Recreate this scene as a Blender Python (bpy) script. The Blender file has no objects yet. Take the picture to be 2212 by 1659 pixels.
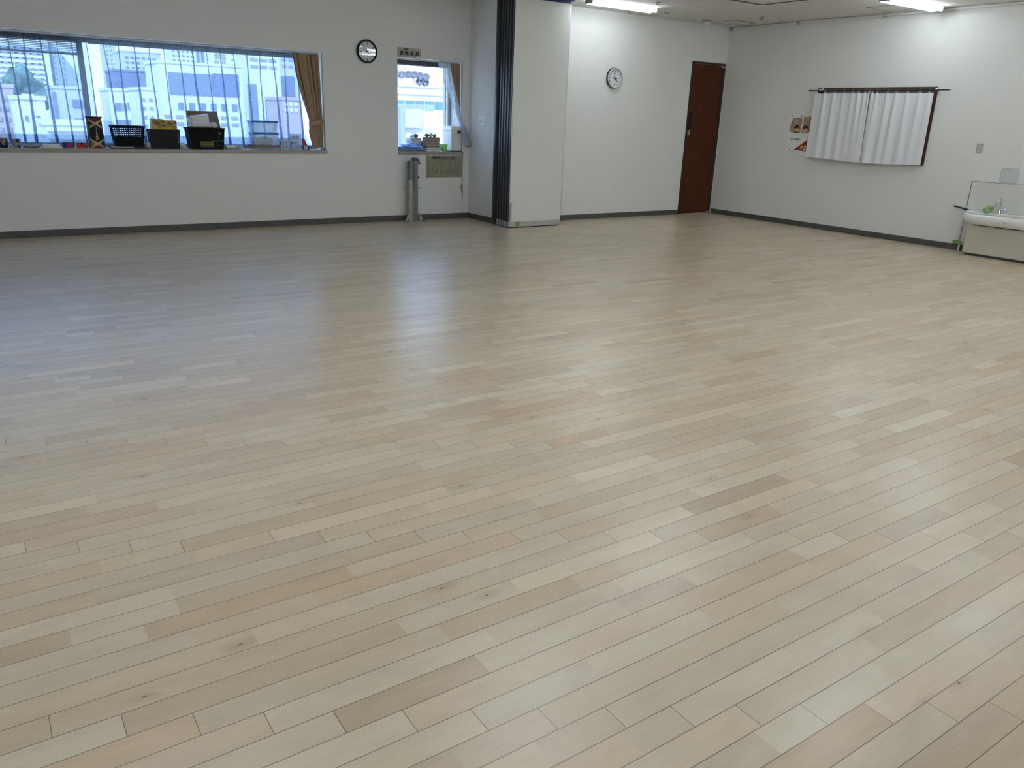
import bpy, bmesh, math, random
from mathutils import Vector, Matrix
random.seed(7)
SC = bpy.context.scene
COL = SC.collection
PI = math.pi

# ------------------------------------------------------------------ camera
def set_camera():
    yaw, pitch, roll = math.radians(34.6637), math.radians(18.7801), math.radians(2.0546)
    fw = Vector((math.sin(yaw)*math.cos(pitch), math.cos(yaw)*math.cos(pitch), -math.sin(pitch)))
    r0 = Vector((math.cos(yaw), -math.sin(yaw), 0)); u0 = r0.cross(fw)
    r = r0*math.cos(roll) + u0*math.sin(roll)
    u = u0*math.cos(roll) - r0*math.sin(roll)
    cam = bpy.data.cameras.new('camera'); ob = bpy.data.objects.new('camera', cam); COL.objects.link(ob)
    m = Matrix((r, u, -fw)).transposed().to_4x4(); m.translation = Vector((0, 0, 1.4655))
    ob.matrix_world = m
    cam.sensor_fit = 'HORIZONTAL'; cam.sensor_width = 36; cam.lens = 1693.04/2212*36
    cam.clip_start = .05; cam.clip_end = 1000
    SC.camera = ob
set_camera()

# ------------------------------------------------------------------ world, sun, exposure
W = bpy.data.worlds.new('world'); SC.world = W; W.use_nodes = True
wn = W.node_tree.nodes; wl = W.node_tree.links
bg = wn['Background']
tc = wn.new('ShaderNodeTexCoord'); sx = wn.new('ShaderNodeSeparateXYZ'); rp = wn.new('ShaderNodeValToRGB')
wl.new(tc.outputs['Generated'], sx.inputs[0]); wl.new(sx.outputs['Z'], rp.inputs[0]); wl.new(rp.outputs[0], bg.inputs[0])
rp.color_ramp.elements[0].position = 0.0; rp.color_ramp.elements[0].color = (.72, .86, 1.0, 1)
rp.color_ramp.elements[1].position = .5; rp.color_ramp.elements[1].color = (.26, .52, .95, 1)
bg.inputs[1].default_value = 4.5
sun = bpy.data.lights.new('sun', 'SUN'); sun.energy = 7.0; sun.angle = math.radians(.6); sun.color = (1, .96, .9)
so = bpy.data.objects.new('sun', sun); COL.objects.link(so)
so.rotation_euler = Vector((.45, .62, -.62)).to_track_quat('-Z', 'Y').to_euler()
so.location = (-20, -20, 40)
SC.view_settings.view_transform = 'Standard'; SC.view_settings.look = 'None'
SC.view_settings.exposure = 0.0; SC.view_settings.gamma = 1.0; SC.view_settings.use_curve_mapping = False
TUBE = 41.0                      # radiance of the fluorescent tubes

# ------------------------------------------------------------------ materials
def mat(name, col, rough=.6, metal=0., spec=.5, emit=None, es=1., noise=None, bump=None, coat=0.):
    """noise = (scale, amount) varies the colour a little; bump = (scale, strength, distance)"""
    m = bpy.data.materials.new(name); m.use_nodes = True
    nt = m.node_tree; b = nt.nodes['Principled BSDF']
    b.inputs['Base Color'].default_value = (*col, 1); b.inputs['Roughness'].default_value = rough
    b.inputs['Metallic'].default_value = metal; b.inputs['Specular IOR Level'].default_value = spec
    b.inputs['Coat Weight'].default_value = coat
    if emit: b.inputs['Emission Color'].default_value = (*emit, 1); b.inputs['Emission Strength'].default_value = es
    tcn = None
    if noise or bump:
        tcn = nt.nodes.new('ShaderNodeTexCoord')
    if noise:
        n = nt.nodes.new('ShaderNodeTexNoise'); n.inputs['Scale'].default_value = noise[0]; n.inputs['Detail'].default_value = 4
        nt.links.new(tcn.outputs['Object'], n.inputs['Vector'])
        r = nt.nodes.new('ShaderNodeValToRGB'); a = noise[1]
        r.color_ramp.elements[0].position = .3; r.color_ramp.elements[1].position = .7
        r.color_ramp.elements[0].color = (*[c*(1-a) for c in col], 1); r.color_ramp.elements[1].color = (*[min(1, c*(1+a)) for c in col], 1)
        nt.links.new(n.outputs['Fac'], r.inputs[0]); nt.links.new(r.outputs[0], b.inputs['Base Color'])
    if bump:
        n2 = nt.nodes.new('ShaderNodeTexNoise'); n2.inputs['Scale'].default_value = bump[0]; n2.inputs['Detail'].default_value = 3
        nt.links.new(tcn.outputs['Object'], n2.inputs['Vector'])
        bp = nt.nodes.new('ShaderNodeBump'); bp.inputs['Strength'].default_value = bump[1]; bp.inputs['Distance'].default_value = bump[2]
        nt.links.new(n2.outputs['Fac'], bp.inputs['Height']); nt.links.new(bp.outputs[0], b.inputs['Normal'])
    return m

def clear_mat(name, tint, dens, rough=.1, gloss=.08, diffuse=None):
    """clear plastic or glass: see-through, a little shine, optional milky share"""
    m = bpy.data.materials.new(name); m.use_nodes = True
    nt = m.node_tree; nt.nodes.clear()
    out = nt.nodes.new('ShaderNodeOutputMaterial'); tr = nt.nodes.new('ShaderNodeBsdfTransparent')
    tr.inputs[0].default_value = (*tint, 1)
    d = nt.nodes.new('ShaderNodeBsdfDiffuse'); d.inputs[0].default_value = (*(diffuse or tint), 1)
    g = nt.nodes.new('ShaderNodeBsdfGlossy'); g.inputs['Roughness'].default_value = rough; g.inputs[0].default_value = (1, 1, 1, 1)
    m1 = nt.nodes.new('ShaderNodeMixShader'); m1.inputs[0].default_value = dens
    m2 = nt.nodes.new('ShaderNodeMixShader'); m2.inputs[0].default_value = gloss
    nt.links.new(tr.outputs[0], m1.inputs[1]); nt.links.new(d.outputs[0], m1.inputs[2])
    nt.links.new(m1.outputs[0], m2.inputs[1]); nt.links.new(g.outputs[0], m2.inputs[2]); nt.links.new(m2.outputs[0], out.inputs[0])
    return m

def sheer_mat(name, tint, dens, cloth, front=.45):
    m = bpy.data.materials.new(name); m.use_nodes = True
    nt = m.node_tree; nt.nodes.clear()
    out = nt.nodes.new('ShaderNodeOutputMaterial'); tr = nt.nodes.new('ShaderNodeBsdfTransparent'); tr.inputs[0].default_value = (*tint, 1)
    tl = nt.nodes.new('ShaderNodeBsdfTranslucent'); tl.inputs[0].default_value = (*cloth, 1)
    df = nt.nodes.new('ShaderNodeBsdfDiffuse'); df.inputs[0].default_value = (*cloth, 1)
    mm = nt.nodes.new('ShaderNodeMixShader'); mm.inputs[0].default_value = front
    nt.links.new(tl.outputs[0], mm.inputs[1]); nt.links.new(df.outputs[0], mm.inputs[2])
    # woven threads: fine grid varying the density
    t = nt.nodes.new('ShaderNodeTexCoord'); n = nt.nodes.new('ShaderNodeTexNoise'); n.inputs['Scale'].default_value = 40
    nt.links.new(t.outputs['Object'], n.inputs['Vector'])
    ma = nt.nodes.new('ShaderNodeMath'); ma.operation = 'MULTIPLY_ADD'; ma.inputs[1].default_value = .10; ma.inputs[2].default_value = dens-.05
    nt.links.new(n.outputs['Fac'], ma.inputs[0])
    mx = nt.nodes.new('ShaderNodeMixShader'); nt.links.new(ma.outputs[0], mx.inputs[0])
    nt.links.new(tr.outputs[0], mx.inputs[1]); nt.links.new(mm.outputs[0], mx.inputs[2]); nt.links.new(mx.outputs[0], out.inputs[0])
    return m

def wood_mat(name, c1, c2, stretch, rough=.35):
    m = bpy.data.materials.new(name); m.use_nodes = True
    nt = m.node_tree; b = nt.nodes['Principled BSDF']; b.inputs['Roughness'].default_value = rough
    t = nt.nodes.new('ShaderNodeTexCoord'); mp = nt.nodes.new('ShaderNodeMapping'); mp.inputs['Scale'].default_value = stretch
    n = nt.nodes.new('ShaderNodeTexNoise'); n.inputs['Scale'].default_value = 6; n.inputs['Detail'].default_value = 6
    r = nt.nodes.new('ShaderNodeValToRGB'); r.color_ramp.elements[0].position = .35; r.color_ramp.elements[1].position = .65
    r.color_ramp.elements[0].color = (*c1, 1); r.color_ramp.elements[1].color = (*c2, 1)
    nt.links.new(t.outputs['Object'], mp.inputs[0]); nt.links.new(mp.outputs[0], n.inputs['Vector'])
    nt.links.new(n.outputs['Fac'], r.inputs[0]); nt.links.new(r.outputs[0], b.inputs['Base Color'])
    return m

M = {}
M['wall'] = mat('white_wallpaper', (.76, .755, .735), .75, spec=.25, bump=(260, .12, .002))
M['ceiling'] = mat('white_ceiling_board', (.74, .72, .69), .85, spec=.2, bump=(120, .1, .002))
M['base'] = mat('dark_grey_vinyl', (.075, .073, .066), .5, noise=(8, .08))
M['sill'] = mat('beige_sill_board', (.33, .31, .27), .45, noise=(10, .08))
M['alu'] = mat('aluminium', (.42, .43, .44), .38, metal=.85)
M['alu_dark'] = mat('grey_sash', (.34, .37, .41), .4, metal=.4)
M['alu_panel'] = mat('brushed_aluminium', (.50, .50, .50), .42, metal=.7, noise=(30, .06))
M['alu_edge'] = mat('dull_edge_aluminium', (.075, .08, .088), .4, metal=.3)
M['rubber'] = mat('black_rubber', (.008, .008, .010), .6)
M['panel'] = mat('panel_wallpaper', (.72, .72, .69), .7, spec=.25, bump=(260, .1, .002))
M['door'] = wood_mat('dark_red_brown_veneer', (.060, .014, .004), (.085, .022, .007), (14, 14, .8), .55)
M['door'].node_tree.nodes['Principled BSDF'].inputs['Specular IOR Level'].default_value = .2
M['door_frame'] = mat('dark_brown_frame', (.022, .010, .006), .4, noise=(12, .15))
M['wframe'] = wood_mat('brown_window_frame', (.045, .018, .012), (.07, .028, .018), (3, 3, 14), .4)
M['black'] = mat('black_plastic', (.010, .010, .012), .4)
M['blackcrate'] = mat('matt_black_plastic', (.006, .006, .007), .75, spec=.15)
M['blackmat'] = mat('black_fabric', (.008, .009, .013), .85, noise=(60, .3))
M['darkgrey'] = mat('dark_grey_plastic', (.05, .055, .06), .5)
M['white'] = mat('white_plastic', (.78, .78, .76), .4)
M['whitegloss'] = mat('white_ceramic', (.90, .90, .90), .12, coat=.4)
M['grey'] = mat('grey_plastic', (.35, .36, .36), .5)
M['chrome'] = mat('chrome', (.72, .73, .75), .12, metal=1)
M['steel_green'] = mat('grey_green_painted_steel', (.17, .20, .20), .45, noise=(14, .12))
M['steel_beige'] = mat('beige_painted_steel', (.34, .33, .28), .5, noise=(14, .12))
M['steel_dark'] = mat('dark_steel', (.055, .065, .07), .45)
M['paper'] = mat('white_paper', (.78, .78, .77), .8, noise=(20, .03))
M['paperblue'] = mat('bluish_paper', (.55, .66, .82), .8, noise=(20, .06))
M['greypaper'] = mat('grey_card', (.43, .41, .38), .7, noise=(25, .06))
M['oldpaper'] = mat('yellowed_poster_paper', (.30, .275, .20), .6, noise=(6, .06))
M['ink'] = mat('black_ink', (.012, .013, .014), .7)
M['inkgrey'] = mat('faded_ink', (.11, .105, .075), .8)
M['inkred'] = mat('faded_red_ink', (.20, .085, .06), .8)
M['green_tape'] = mat('green_masking_tape', (.19, .33, .05), .6, noise=(40, .08))
M['brown'] = mat('tan_curtain_fabric', (.32, .225, .145), .9, spec=.1, noise=(30, .08), bump=(400, .3, .002))
M['sheer'] = sheer_mat('sheer_lace', (.46, .555, .65), .26, (.44, .51, .63))
M['sheer2'] = sheer_mat('sheer_lace_gathered', (.85, .9, 1.0), .62, (.62, .66, .72))
M['cafe'] = sheer_mat('white_cafe_cloth', (1, 1, 1), .89, (.90, .90, .94), .95)
M['glass'] = clear_mat('window_glass', (.93, .97, 1.0), .02, .02, .05)
M['acrylic'] = clear_mat('clear_acrylic', (.97, .98, .97), .12, .05, .06, (.8, .8, .78))
M['clearbox'] = clear_mat('clear_plastic', (.88, .95, 1.0), .22, .1, .10, (.75, .85, .95))
M['dialglass'] = clear_mat('clock_glass', (1, 1, 1), 0, .01, .018)
M['lid'] = mat('blue_lid_plastic', (.012, .20, .62), .35, noise=(10, .1))
M['cabinet'] = mat('beige_laminate', (.54, .51, .43), .5, noise=(5, .03))
M['red'] = mat('red_plastic', (.42, .02, .025), .5)
M['darkred'] = mat('dark_red_label', (.13, .012, .018), .5)
M['magenta'] = mat('magenta_print', (.25, .012, .13), .6)
M['navy'] = mat('navy_card', (.012, .03, .12), .6)
M['cream'] = mat('cream_raffia', (.48, .39, .24), .8, noise=(50, .12))
M['maroon'] = mat('maroon_cloth', (.17, .012, .016), .85)
M['olive'] = mat('olive_cloth', (.20, .17, .07), .85, noise=(30, .3))
M['yellowbox'] = mat('yellow_printed_card', (.42, .30, .03), .5, noise=(16, .5))
M['brownprint'] = mat('brown_print', (.17, .10, .06), .6)
M['kraft'] = mat('brown_cardboard', (.22, .17, .12), .8, noise=(15, .1))
M['book1'] = mat('brown_book_cover', (.20, .145, .11), .6, noise=(12, .15))
M['book2'] = mat('grey_book_cover', (.33, .31, .33), .6, noise=(12, .1))
M['oldpages'] = mat('browned_page_edges', (.36, .31, .25), .8, noise=(40, .15))
M['book3'] = mat('lilac_book_cover', (.36, .36, .52), .6, noise=(12, .1))
M['book4'] = mat('pale_blue_book_cover', (.40, .52, .66), .6, noise=(12, .1))
M['paperthin'] = sheer_mat('thin_pale_blue_paper', (1, 1, 1), .97, (.50, .66, .90), .5)
M['greencup'] = clear_mat('green_tinted_plastic', (.80, 1.0, .72), .45, .15, .08, (.50, .74, .36))
M['plushgreen'] = mat('green_plush', (.03, .26, .16), .95, bump=(90, .6, .004))
M['plushbrown'] = mat('brown_plush', (.20, .14, .11), .95, bump=(90, .6, .004))
M['plushwhite'] = mat('white_plush', (.72, .76, .78), .95, bump=(90, .6, .004))
M['pink'] = mat('pink_rubber', (.62, .42, .52), .5)
M['leafgreen'] = mat('leaf_green', (.03, .10, .035), .7, noise=(40, .4))
M['nuts'] = mat('dark_nuts', (.055, .05, .05), .7, noise=(60, .5))
M['netgreen'] = mat('green_net', (.30, .46, .16), .8, noise=(60, .3))
M['soap'] = mat('pale_soap', (.62, .70, .58), .5)
M['rod'] = mat('dark_green_rod', (.022, .030, .018), .35)
M['bag'] = mat('white_bag_cloth', (.74, .75, .78), .6, bump=(25, .5, .02))
M['bluecloth'] = mat('blue_grey_cloth', (.25, .42, .62), .9, bump=(30, .5, .01))
M['greyfolder'] = mat('grey_folder_board', (.13, .135, .14), .6)
M['pouch'] = mat('grey_cloth_pouch', (.28, .30, .36), .9, noise=(20, .3))
M['skin'] = mat('printed_skin_tone', (.58, .34, .22), .8)
M['hair'] = mat('printed_dark_hair', (.028, .012, .016), .8)
M['posterbg'] = mat('printed_brown_backdrop', (.36, .25, .17), .8, noise=(14, .35))
M['postred'] = mat('printed_red', (.33, .03, .035), .8)
M['postyel'] = mat('printed_yellow', (.62, .36, .05), .8)
M['postblue'] = mat('printed_pale_blue', (.50, .52, .75), .8)
M['lampgrey'] = mat('grey_lamp_housing', (.30, .30, .32), .5)
M['lampwhite'] = mat('white_lamp_housing', (.75, .75, .75), .4)
M['tube_dim'] = mat('lit_dimmed_fluorescent_tube', (1, 1, 1), .4, emit=(.84, .95, 1.0), es=TUBE*.60)  # same tubes dimmed so the walls close to them stay less bright
M['tube'] = mat('lit_fluorescent_tube', (1, 1, 1), .4, emit=(.86, .95, 1.0), es=TUBE)
M['line'] = mat('ceiling_joint', (.20, .18, .15), .8)
M['switch'] = mat('beige_switch_plate', (.42, .41, .36), .4)
M['switchkey'] = mat('pale_switch_key', (.52, .51, .46), .4)
M['stain'] = mat('peeled_wall_patch', (.30, .27, .19), .9, noise=(40, .3))

# ------------------------------------------------------------------ mesh builder
class MB:
    def __init__(s): s.v = []; s.f = []; s.mi = []; s.cur = 0
    def add(s, vs, fs, mi=None):
        o = len(s.v); s.v += [tuple(p) for p in vs]
        for f in fs: s.f.append(tuple(i+o for i in f)); s.mi.append(s.cur if mi is None else mi)
        return s
    def box(s, a, b, mi=None, M4=None):
        x0, y0, z0 = a; x1, y1, z1 = b
        vs = [(x0,y0,z0),(x1,y0,z0),(x1,y1,z0),(x0,y1,z0),(x0,y0,z1),(x1,y0,z1),(x1,y1,z1),(x0,y1,z1)]
        if M4: vs = [M4 @ Vector(p) for p in vs]
        return s.add(vs, [(0,3,2,1),(4,5,6,7),(0,1,5,4),(1,2,6,5),(2,3,7,6),(3,0,4,7)], mi)
    def frustum(s, c, bot, top, z0, z1, mi=None, wall=None):
        """box wider at one end; bot/top=(half x, half y)"""
        q = [(-1,-1),(1,-1),(1,1),(-1,1)]
        vs = [(c[0]+a*bot[0], c[1]+b*bot[1], z0) for a, b in q]+[(c[0]+a*top[0], c[1]+b*top[1], z1) for a, b in q]
        fs = [(0,3,2,1),(0,1,5,4),(1,2,6,5),(2,3,7,6),(3,0,4,7)]
        if wall is None: fs.append((4,5,6,7))
        else:
            vs += [(c[0]+a*(top[0]-wall), c[1]+b*(top[1]-wall), z1) for a, b in q]
            vs += [(c[0]+a*(bot[0]-wall), c[1]+b*(bot[1]-wall), z0+wall) for a, b in q]
            for i in range(4):
                j = (i+1) % 4; fs += [(4+i,4+j,8+j,8+i),(8+i,8+j,12+j,12+i)]
            fs.append((12,13,14,15))
        return s.add(vs, fs, mi)
    def cyl(s, p0, p1, r, seg=12, r2=None, caps=True, mi=None):
        p0 = Vector(p0); p1 = Vector(p1); d = (p1-p0).normalized()
        a = d.orthogonal().normalized(); b = d.cross(a); r2 = r if r2 is None else r2
        vs = []
        for p, q in ((p0, r), (p1, r2)):
            for i in range(seg):
                t = 2*PI*i/seg; vs.append(p+(a*math.cos(t)+b*math.sin(t))*q)
        fs = [(i, (i+1) % seg, seg+(i+1) % seg, seg+i) for i in range(seg)]
        if caps: fs += [tuple(reversed(range(seg))), tuple(range(seg, 2*seg))]
        return s.add(vs, fs, mi)
    def tube(s, pts, r, seg=8, closed=False, mi=None):
        pts = [Vector(p) for p in pts]; n = len(pts); rings = []
        up = Vector((.12, .27, .95))
        rr = r if isinstance(r, (list, tuple)) else [r]*n
        for i, p in enumerate(pts):
            q0 = pts[i-1] if (i > 0 or closed) else p; q1 = pts[(i+1) % n] if (i < n-1 or closed) else p
            d = (q1-q0).normalized(); a = d.cross(up)
            if a.length < .05: a = d.cross(Vector((1, 0, 0)))
            a.normalize(); b = d.cross(a)
            rings.append([p+(a*math.cos(2*PI*k/seg)+b*math.sin(2*PI*k/seg))*rr[i] for k in range(seg)])
        vs = [p for g in rings for p in g]; fs = []
        for i in range(n if closed else n-1):
            j = (i+1) % n
            for k in range(seg): fs.append((i*seg+k, i*seg+(k+1) % seg, j*seg+(k+1) % seg, j*seg+k))
        if not closed: fs += [tuple(reversed(range(seg))), tuple(range((n-1)*seg, n*seg))]
        return s.add(vs, fs, mi)
    def lathe(s, prof, o=(0,0,0), ax='z', seg=32, mi=None, matf=None, caps=True):
        o = Vector(o); vs = []
        for r, h in prof:
            for i in range(seg):
                t = 2*PI*i/seg; x, y = r*math.cos(t), r*math.sin(t)
                vs.append(o+Vector({'z': (x, y, h), 'y': (x, -h, y), 'x': (-h, x, y)}[ax]))
        n = len(prof)
        for j in range(n-1):
            for i in range(seg):
                k = (i+1) % seg
                s.add([vs[j*seg+i], vs[j*seg+k], vs[(j+1)*seg+k], vs[(j+1)*seg+i]], [(0,1,2,3)], matf(i/seg, j/(n-1)) if matf else mi)
        for j in ((0, n-1) if caps else ()):
            if prof[j][0] > 1e-4: s.add(vs[j*seg:(j+1)*seg], [tuple(range(seg))], matf(0, j/(n-1)) if matf else mi)
        return s
    def grid(s, fn, nu, nv, mi=None, matf=None):
        vs = [fn(i/nu, j/nv) for j in range(nv+1) for i in range(nu+1)]
        o = len(s.v); s.v += [tuple(p) for p in vs]
        for j in range(nv):
            for i in range(nu):
                a = o+j*(nu+1)+i; s.f.append((a, a+1, a+nu+2, a+nu+1))
                s.mi.append(matf((i+.5)/nu, (j+.5)/nv) if matf else (s.cur if mi is None else mi))
        return s
    def poly(s, pts, n, th, mi=None):
        """flat polygon thickened by th along n"""
        k = len(pts); n = Vector(n).normalized()*th
        vs = [Vector(p) for p in pts]+[Vector(p)+n for p in pts]
        return s.add(vs, [tuple(reversed(range(k))), tuple(range(k, 2*k))]+[(i, (i+1) % k, k+(i+1) % k, k+i) for i in range(k)], mi)
    def sphere(s, c, r, seg=14, rings=8, mi=None, jit=0, sc=(1,1,1)):
        prof = []; c = Vector(c); o = len(s.v); rows = []
        for j in range(rings+1):
            ph = PI*j/rings; row = []
            for i in range(seg):
                t = 2*PI*i/seg; q = r*(1+random.uniform(-jit, jit))
                row.append(c+Vector((q*sc[0]*math.sin(ph)*math.cos(t), q*sc[1]*math.sin(ph)*math.sin(t), q*sc[2]*math.cos(ph))))
            rows.append(row)
        vs = [p for r_ in rows for p in r_]
        fs = [(j*seg+i, j*seg+(i+1) % seg, (j+1)*seg+(i+1) % seg, (j+1)*seg+i) for j in range(rings) for i in range(seg)]
        return s.add(vs, fs, mi)
    def build(s, name, mats, parent=None, smooth=False, bevel=0, local=False, solid=0, subsurf=0):
        me = bpy.data.meshes.new(name)
        off = Vector((0, 0, 0))
        if parent is not None and not local:
            p = parent
            while p is not None: off += p.location; p = p.parent
        me.from_pydata([Vector(v)-off for v in s.v], [], s.f)
        if not isinstance(mats, (list, tuple)): mats = [mats]
        for m in mats: me.materials.append(m)
        me.polygons.foreach_set('material_index', s.mi)
        bm = bmesh.new(); bm.from_mesh(me); bmesh.ops.remove_doubles(bm, verts=bm.verts, dist=1e-5)
        bmesh.ops.dissolve_degenerate(bm, edges=bm.edges, dist=1e-6)
        bmesh.ops.recalc_face_normals(bm, faces=bm.faces); bm.to_mesh(me); bm.free()
        if smooth:
            me.polygons.foreach_set('use_smooth', [True]*len(me.polygons)); me.set_sharp_from_angle(angle=math.radians(42))
        ob = bpy.data.objects.new(name, me); COL.objects.link(ob)
        if parent is not None: ob.parent = parent
        if bevel:
            b = ob.modifiers.new('bevel', 'BEVEL'); b.width = bevel; b.segments = 2; b.limit_method = 'ANGLE'; b.angle_limit = math.radians(40)
        if solid:
            sd = ob.modifiers.new('solid', 'SOLIDIFY'); sd.thickness = solid; sd.offset = 0
        if subsurf:
            sb = ob.modifiers.new('sub', 'SUBSURF'); sb.levels = subsurf; sb.render_levels = subsurf
        return ob

def tag(o, label, cat, group=None, kind=None):
    o['label'] = label; o['category'] = cat
    if group: o['group'] = group
    if kind: o['kind'] = kind
    return o
def thing(name, label, cat, loc=(0, 0, 0), group=None, rz=0):
    o = bpy.data.objects.new(name, None); COL.objects.link(o); o.location = loc; o.rotation_euler = (0, 0, rz)
    o.empty_display_size = .05
    return tag(o, label, cat, group)
def struct(ob): ob['kind'] = 'structure'; return ob
def dup(root, loc, label, rz=None):
    """copy a thing with its parts and sub-parts"""
    r = root.copy(); COL.objects.link(r); r.location = loc; r['label'] = label
    if rz is not None: r.rotation_euler = (0, 0, rz)
    for ch in list(root.children):
        c = ch.copy(); COL.objects.link(c); c.parent = r
        for g in list(ch.children):
            d = g.copy(); COL.objects.link(d); d.parent = c
    return r

def text_geo(txt, size, bold=0.0):
    cu = bpy.data.curves.new('t', 'FONT'); cu.body = txt; cu.size = size; cu.align_x = 'CENTER'; cu.align_y = 'CENTER'
    cu.offset = bold; cu.resolution_u = 3
    ob = bpy.data.objects.new('t', cu); COL.objects.link(ob)
    dg = bpy.context.evaluated_depsgraph_get(); me = bpy.data.meshes.new_from_object(ob.evaluated_get(dg))
    vs = [v.co.copy() for v in me.vertices]; fs = [tuple(p.vertices) for p in me.polygons]
    bpy.data.objects.remove(ob); bpy.data.curves.remove(cu); bpy.data.meshes.remove(me)
    return vs, fs
def put_text(mb, txt, size, o, u, v, bold=0., width=None, mi=None):
    """flat lettering; bold strokes come from slightly shifted copies"""
    vs, fs = text_geo(txt, size)
    if not vs: return
    x0 = min(p.x for p in vs); x1 = max(p.x for p in vs); y0 = min(p.y for p in vs); y1 = max(p.y for p in vs)
    k = (width/(x1-x0)) if width else 1
    o = Vector(o); u = Vector(u); v = Vector(v); n = u.cross(v)
    for q, (a, b) in enumerate(((0, 0), (bold, 0), (-bold, 0), (0, bold), (0, -bold)) if bold else ((0, 0),)):
        mb.add([o+n*(.00008*q)+u*((p.x-(x0+x1)/2)*k+a)+v*((p.y-(y0+y1)/2)+b) for p in vs], fs, mi)

# ------------------------------------------------------------------ room dimensions
YA, YF, XC, XR, ZC, HB = 10.381, 9.641, 6.25, 10.755, 2.977, .078
XL, YB = -4.0, -3.6
T = .42
W1 = (-1.6, 4.037, .925, 2.168)     # x0, x1, z0, z1 of the long window opening
W2 = (5.098, 6.135, .918, 2.182)

def wall_with_holes(mb, x0, x1, y0, y1, z0, z1, holes):
    xs = sorted({x0, x1}|{h[0] for h in holes}|{h[1] for h in holes}); zs = sorted({z0, z1}|{h[2] for h in holes}|{h[3] for h in holes})
    for i in range(len(xs)-1):
        for j in range(len(zs)-1):
            cx, cz = (xs[i]+xs[i+1])/2, (zs[j]+zs[j+1])/2
            if any(h[0] < cx < h[1] and h[2] < cz < h[3] for h in holes): continue
            mb.box((xs[i], y0, zs[j]), (xs[i+1], y1, zs[j+1]))

m = MB(); wall_with_holes(m, XL-.3, XC+.02, YA, YA+T, -.2, ZC+.3, [W1, W2]); struct(m.build('wall_left', M['wall']))
m = MB(); m.box((XC, YF, -.2), (XR+.3, YA+T, ZC+.3)); struct(m.build('wall_far', M['wall']))
W3 = (6.02, 7.75, 1.06, 2.0)
m = MB()
ys = [YB-.3, W3[0], W3[1], YF]; zs = [-.2, W3[2], W3[3], ZC+.3]
for i in range(3):
    for j in range(3):
        if i == 1 and j == 1: continue
        m.box((XR, ys[i], zs[j]), (XR+.3, ys[i+1], zs[j+1]))
m.box((XR+.22, W3[0], W3[2]), (XR+.3, W3[1], W3[3]))
struct(m.build('wall_right', M['wall']))
m = MB(); m.box((XL-.3, YB-.3, -.2), (XR+.3, YB, ZC+.3)); struct(m.build('wall_rear', M['wall']))
m = MB(); m.box((XL-.3, YB, -.2), (XL, YA+T, ZC+.3)); struct(m.build('wall_side', M['wall']))
m = MB(); m.box((XL-.3, YB-.3, ZC), (XR+.3, YA+T, ZC+.3)); struct(m.build('ceiling', M['ceiling']))

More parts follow.
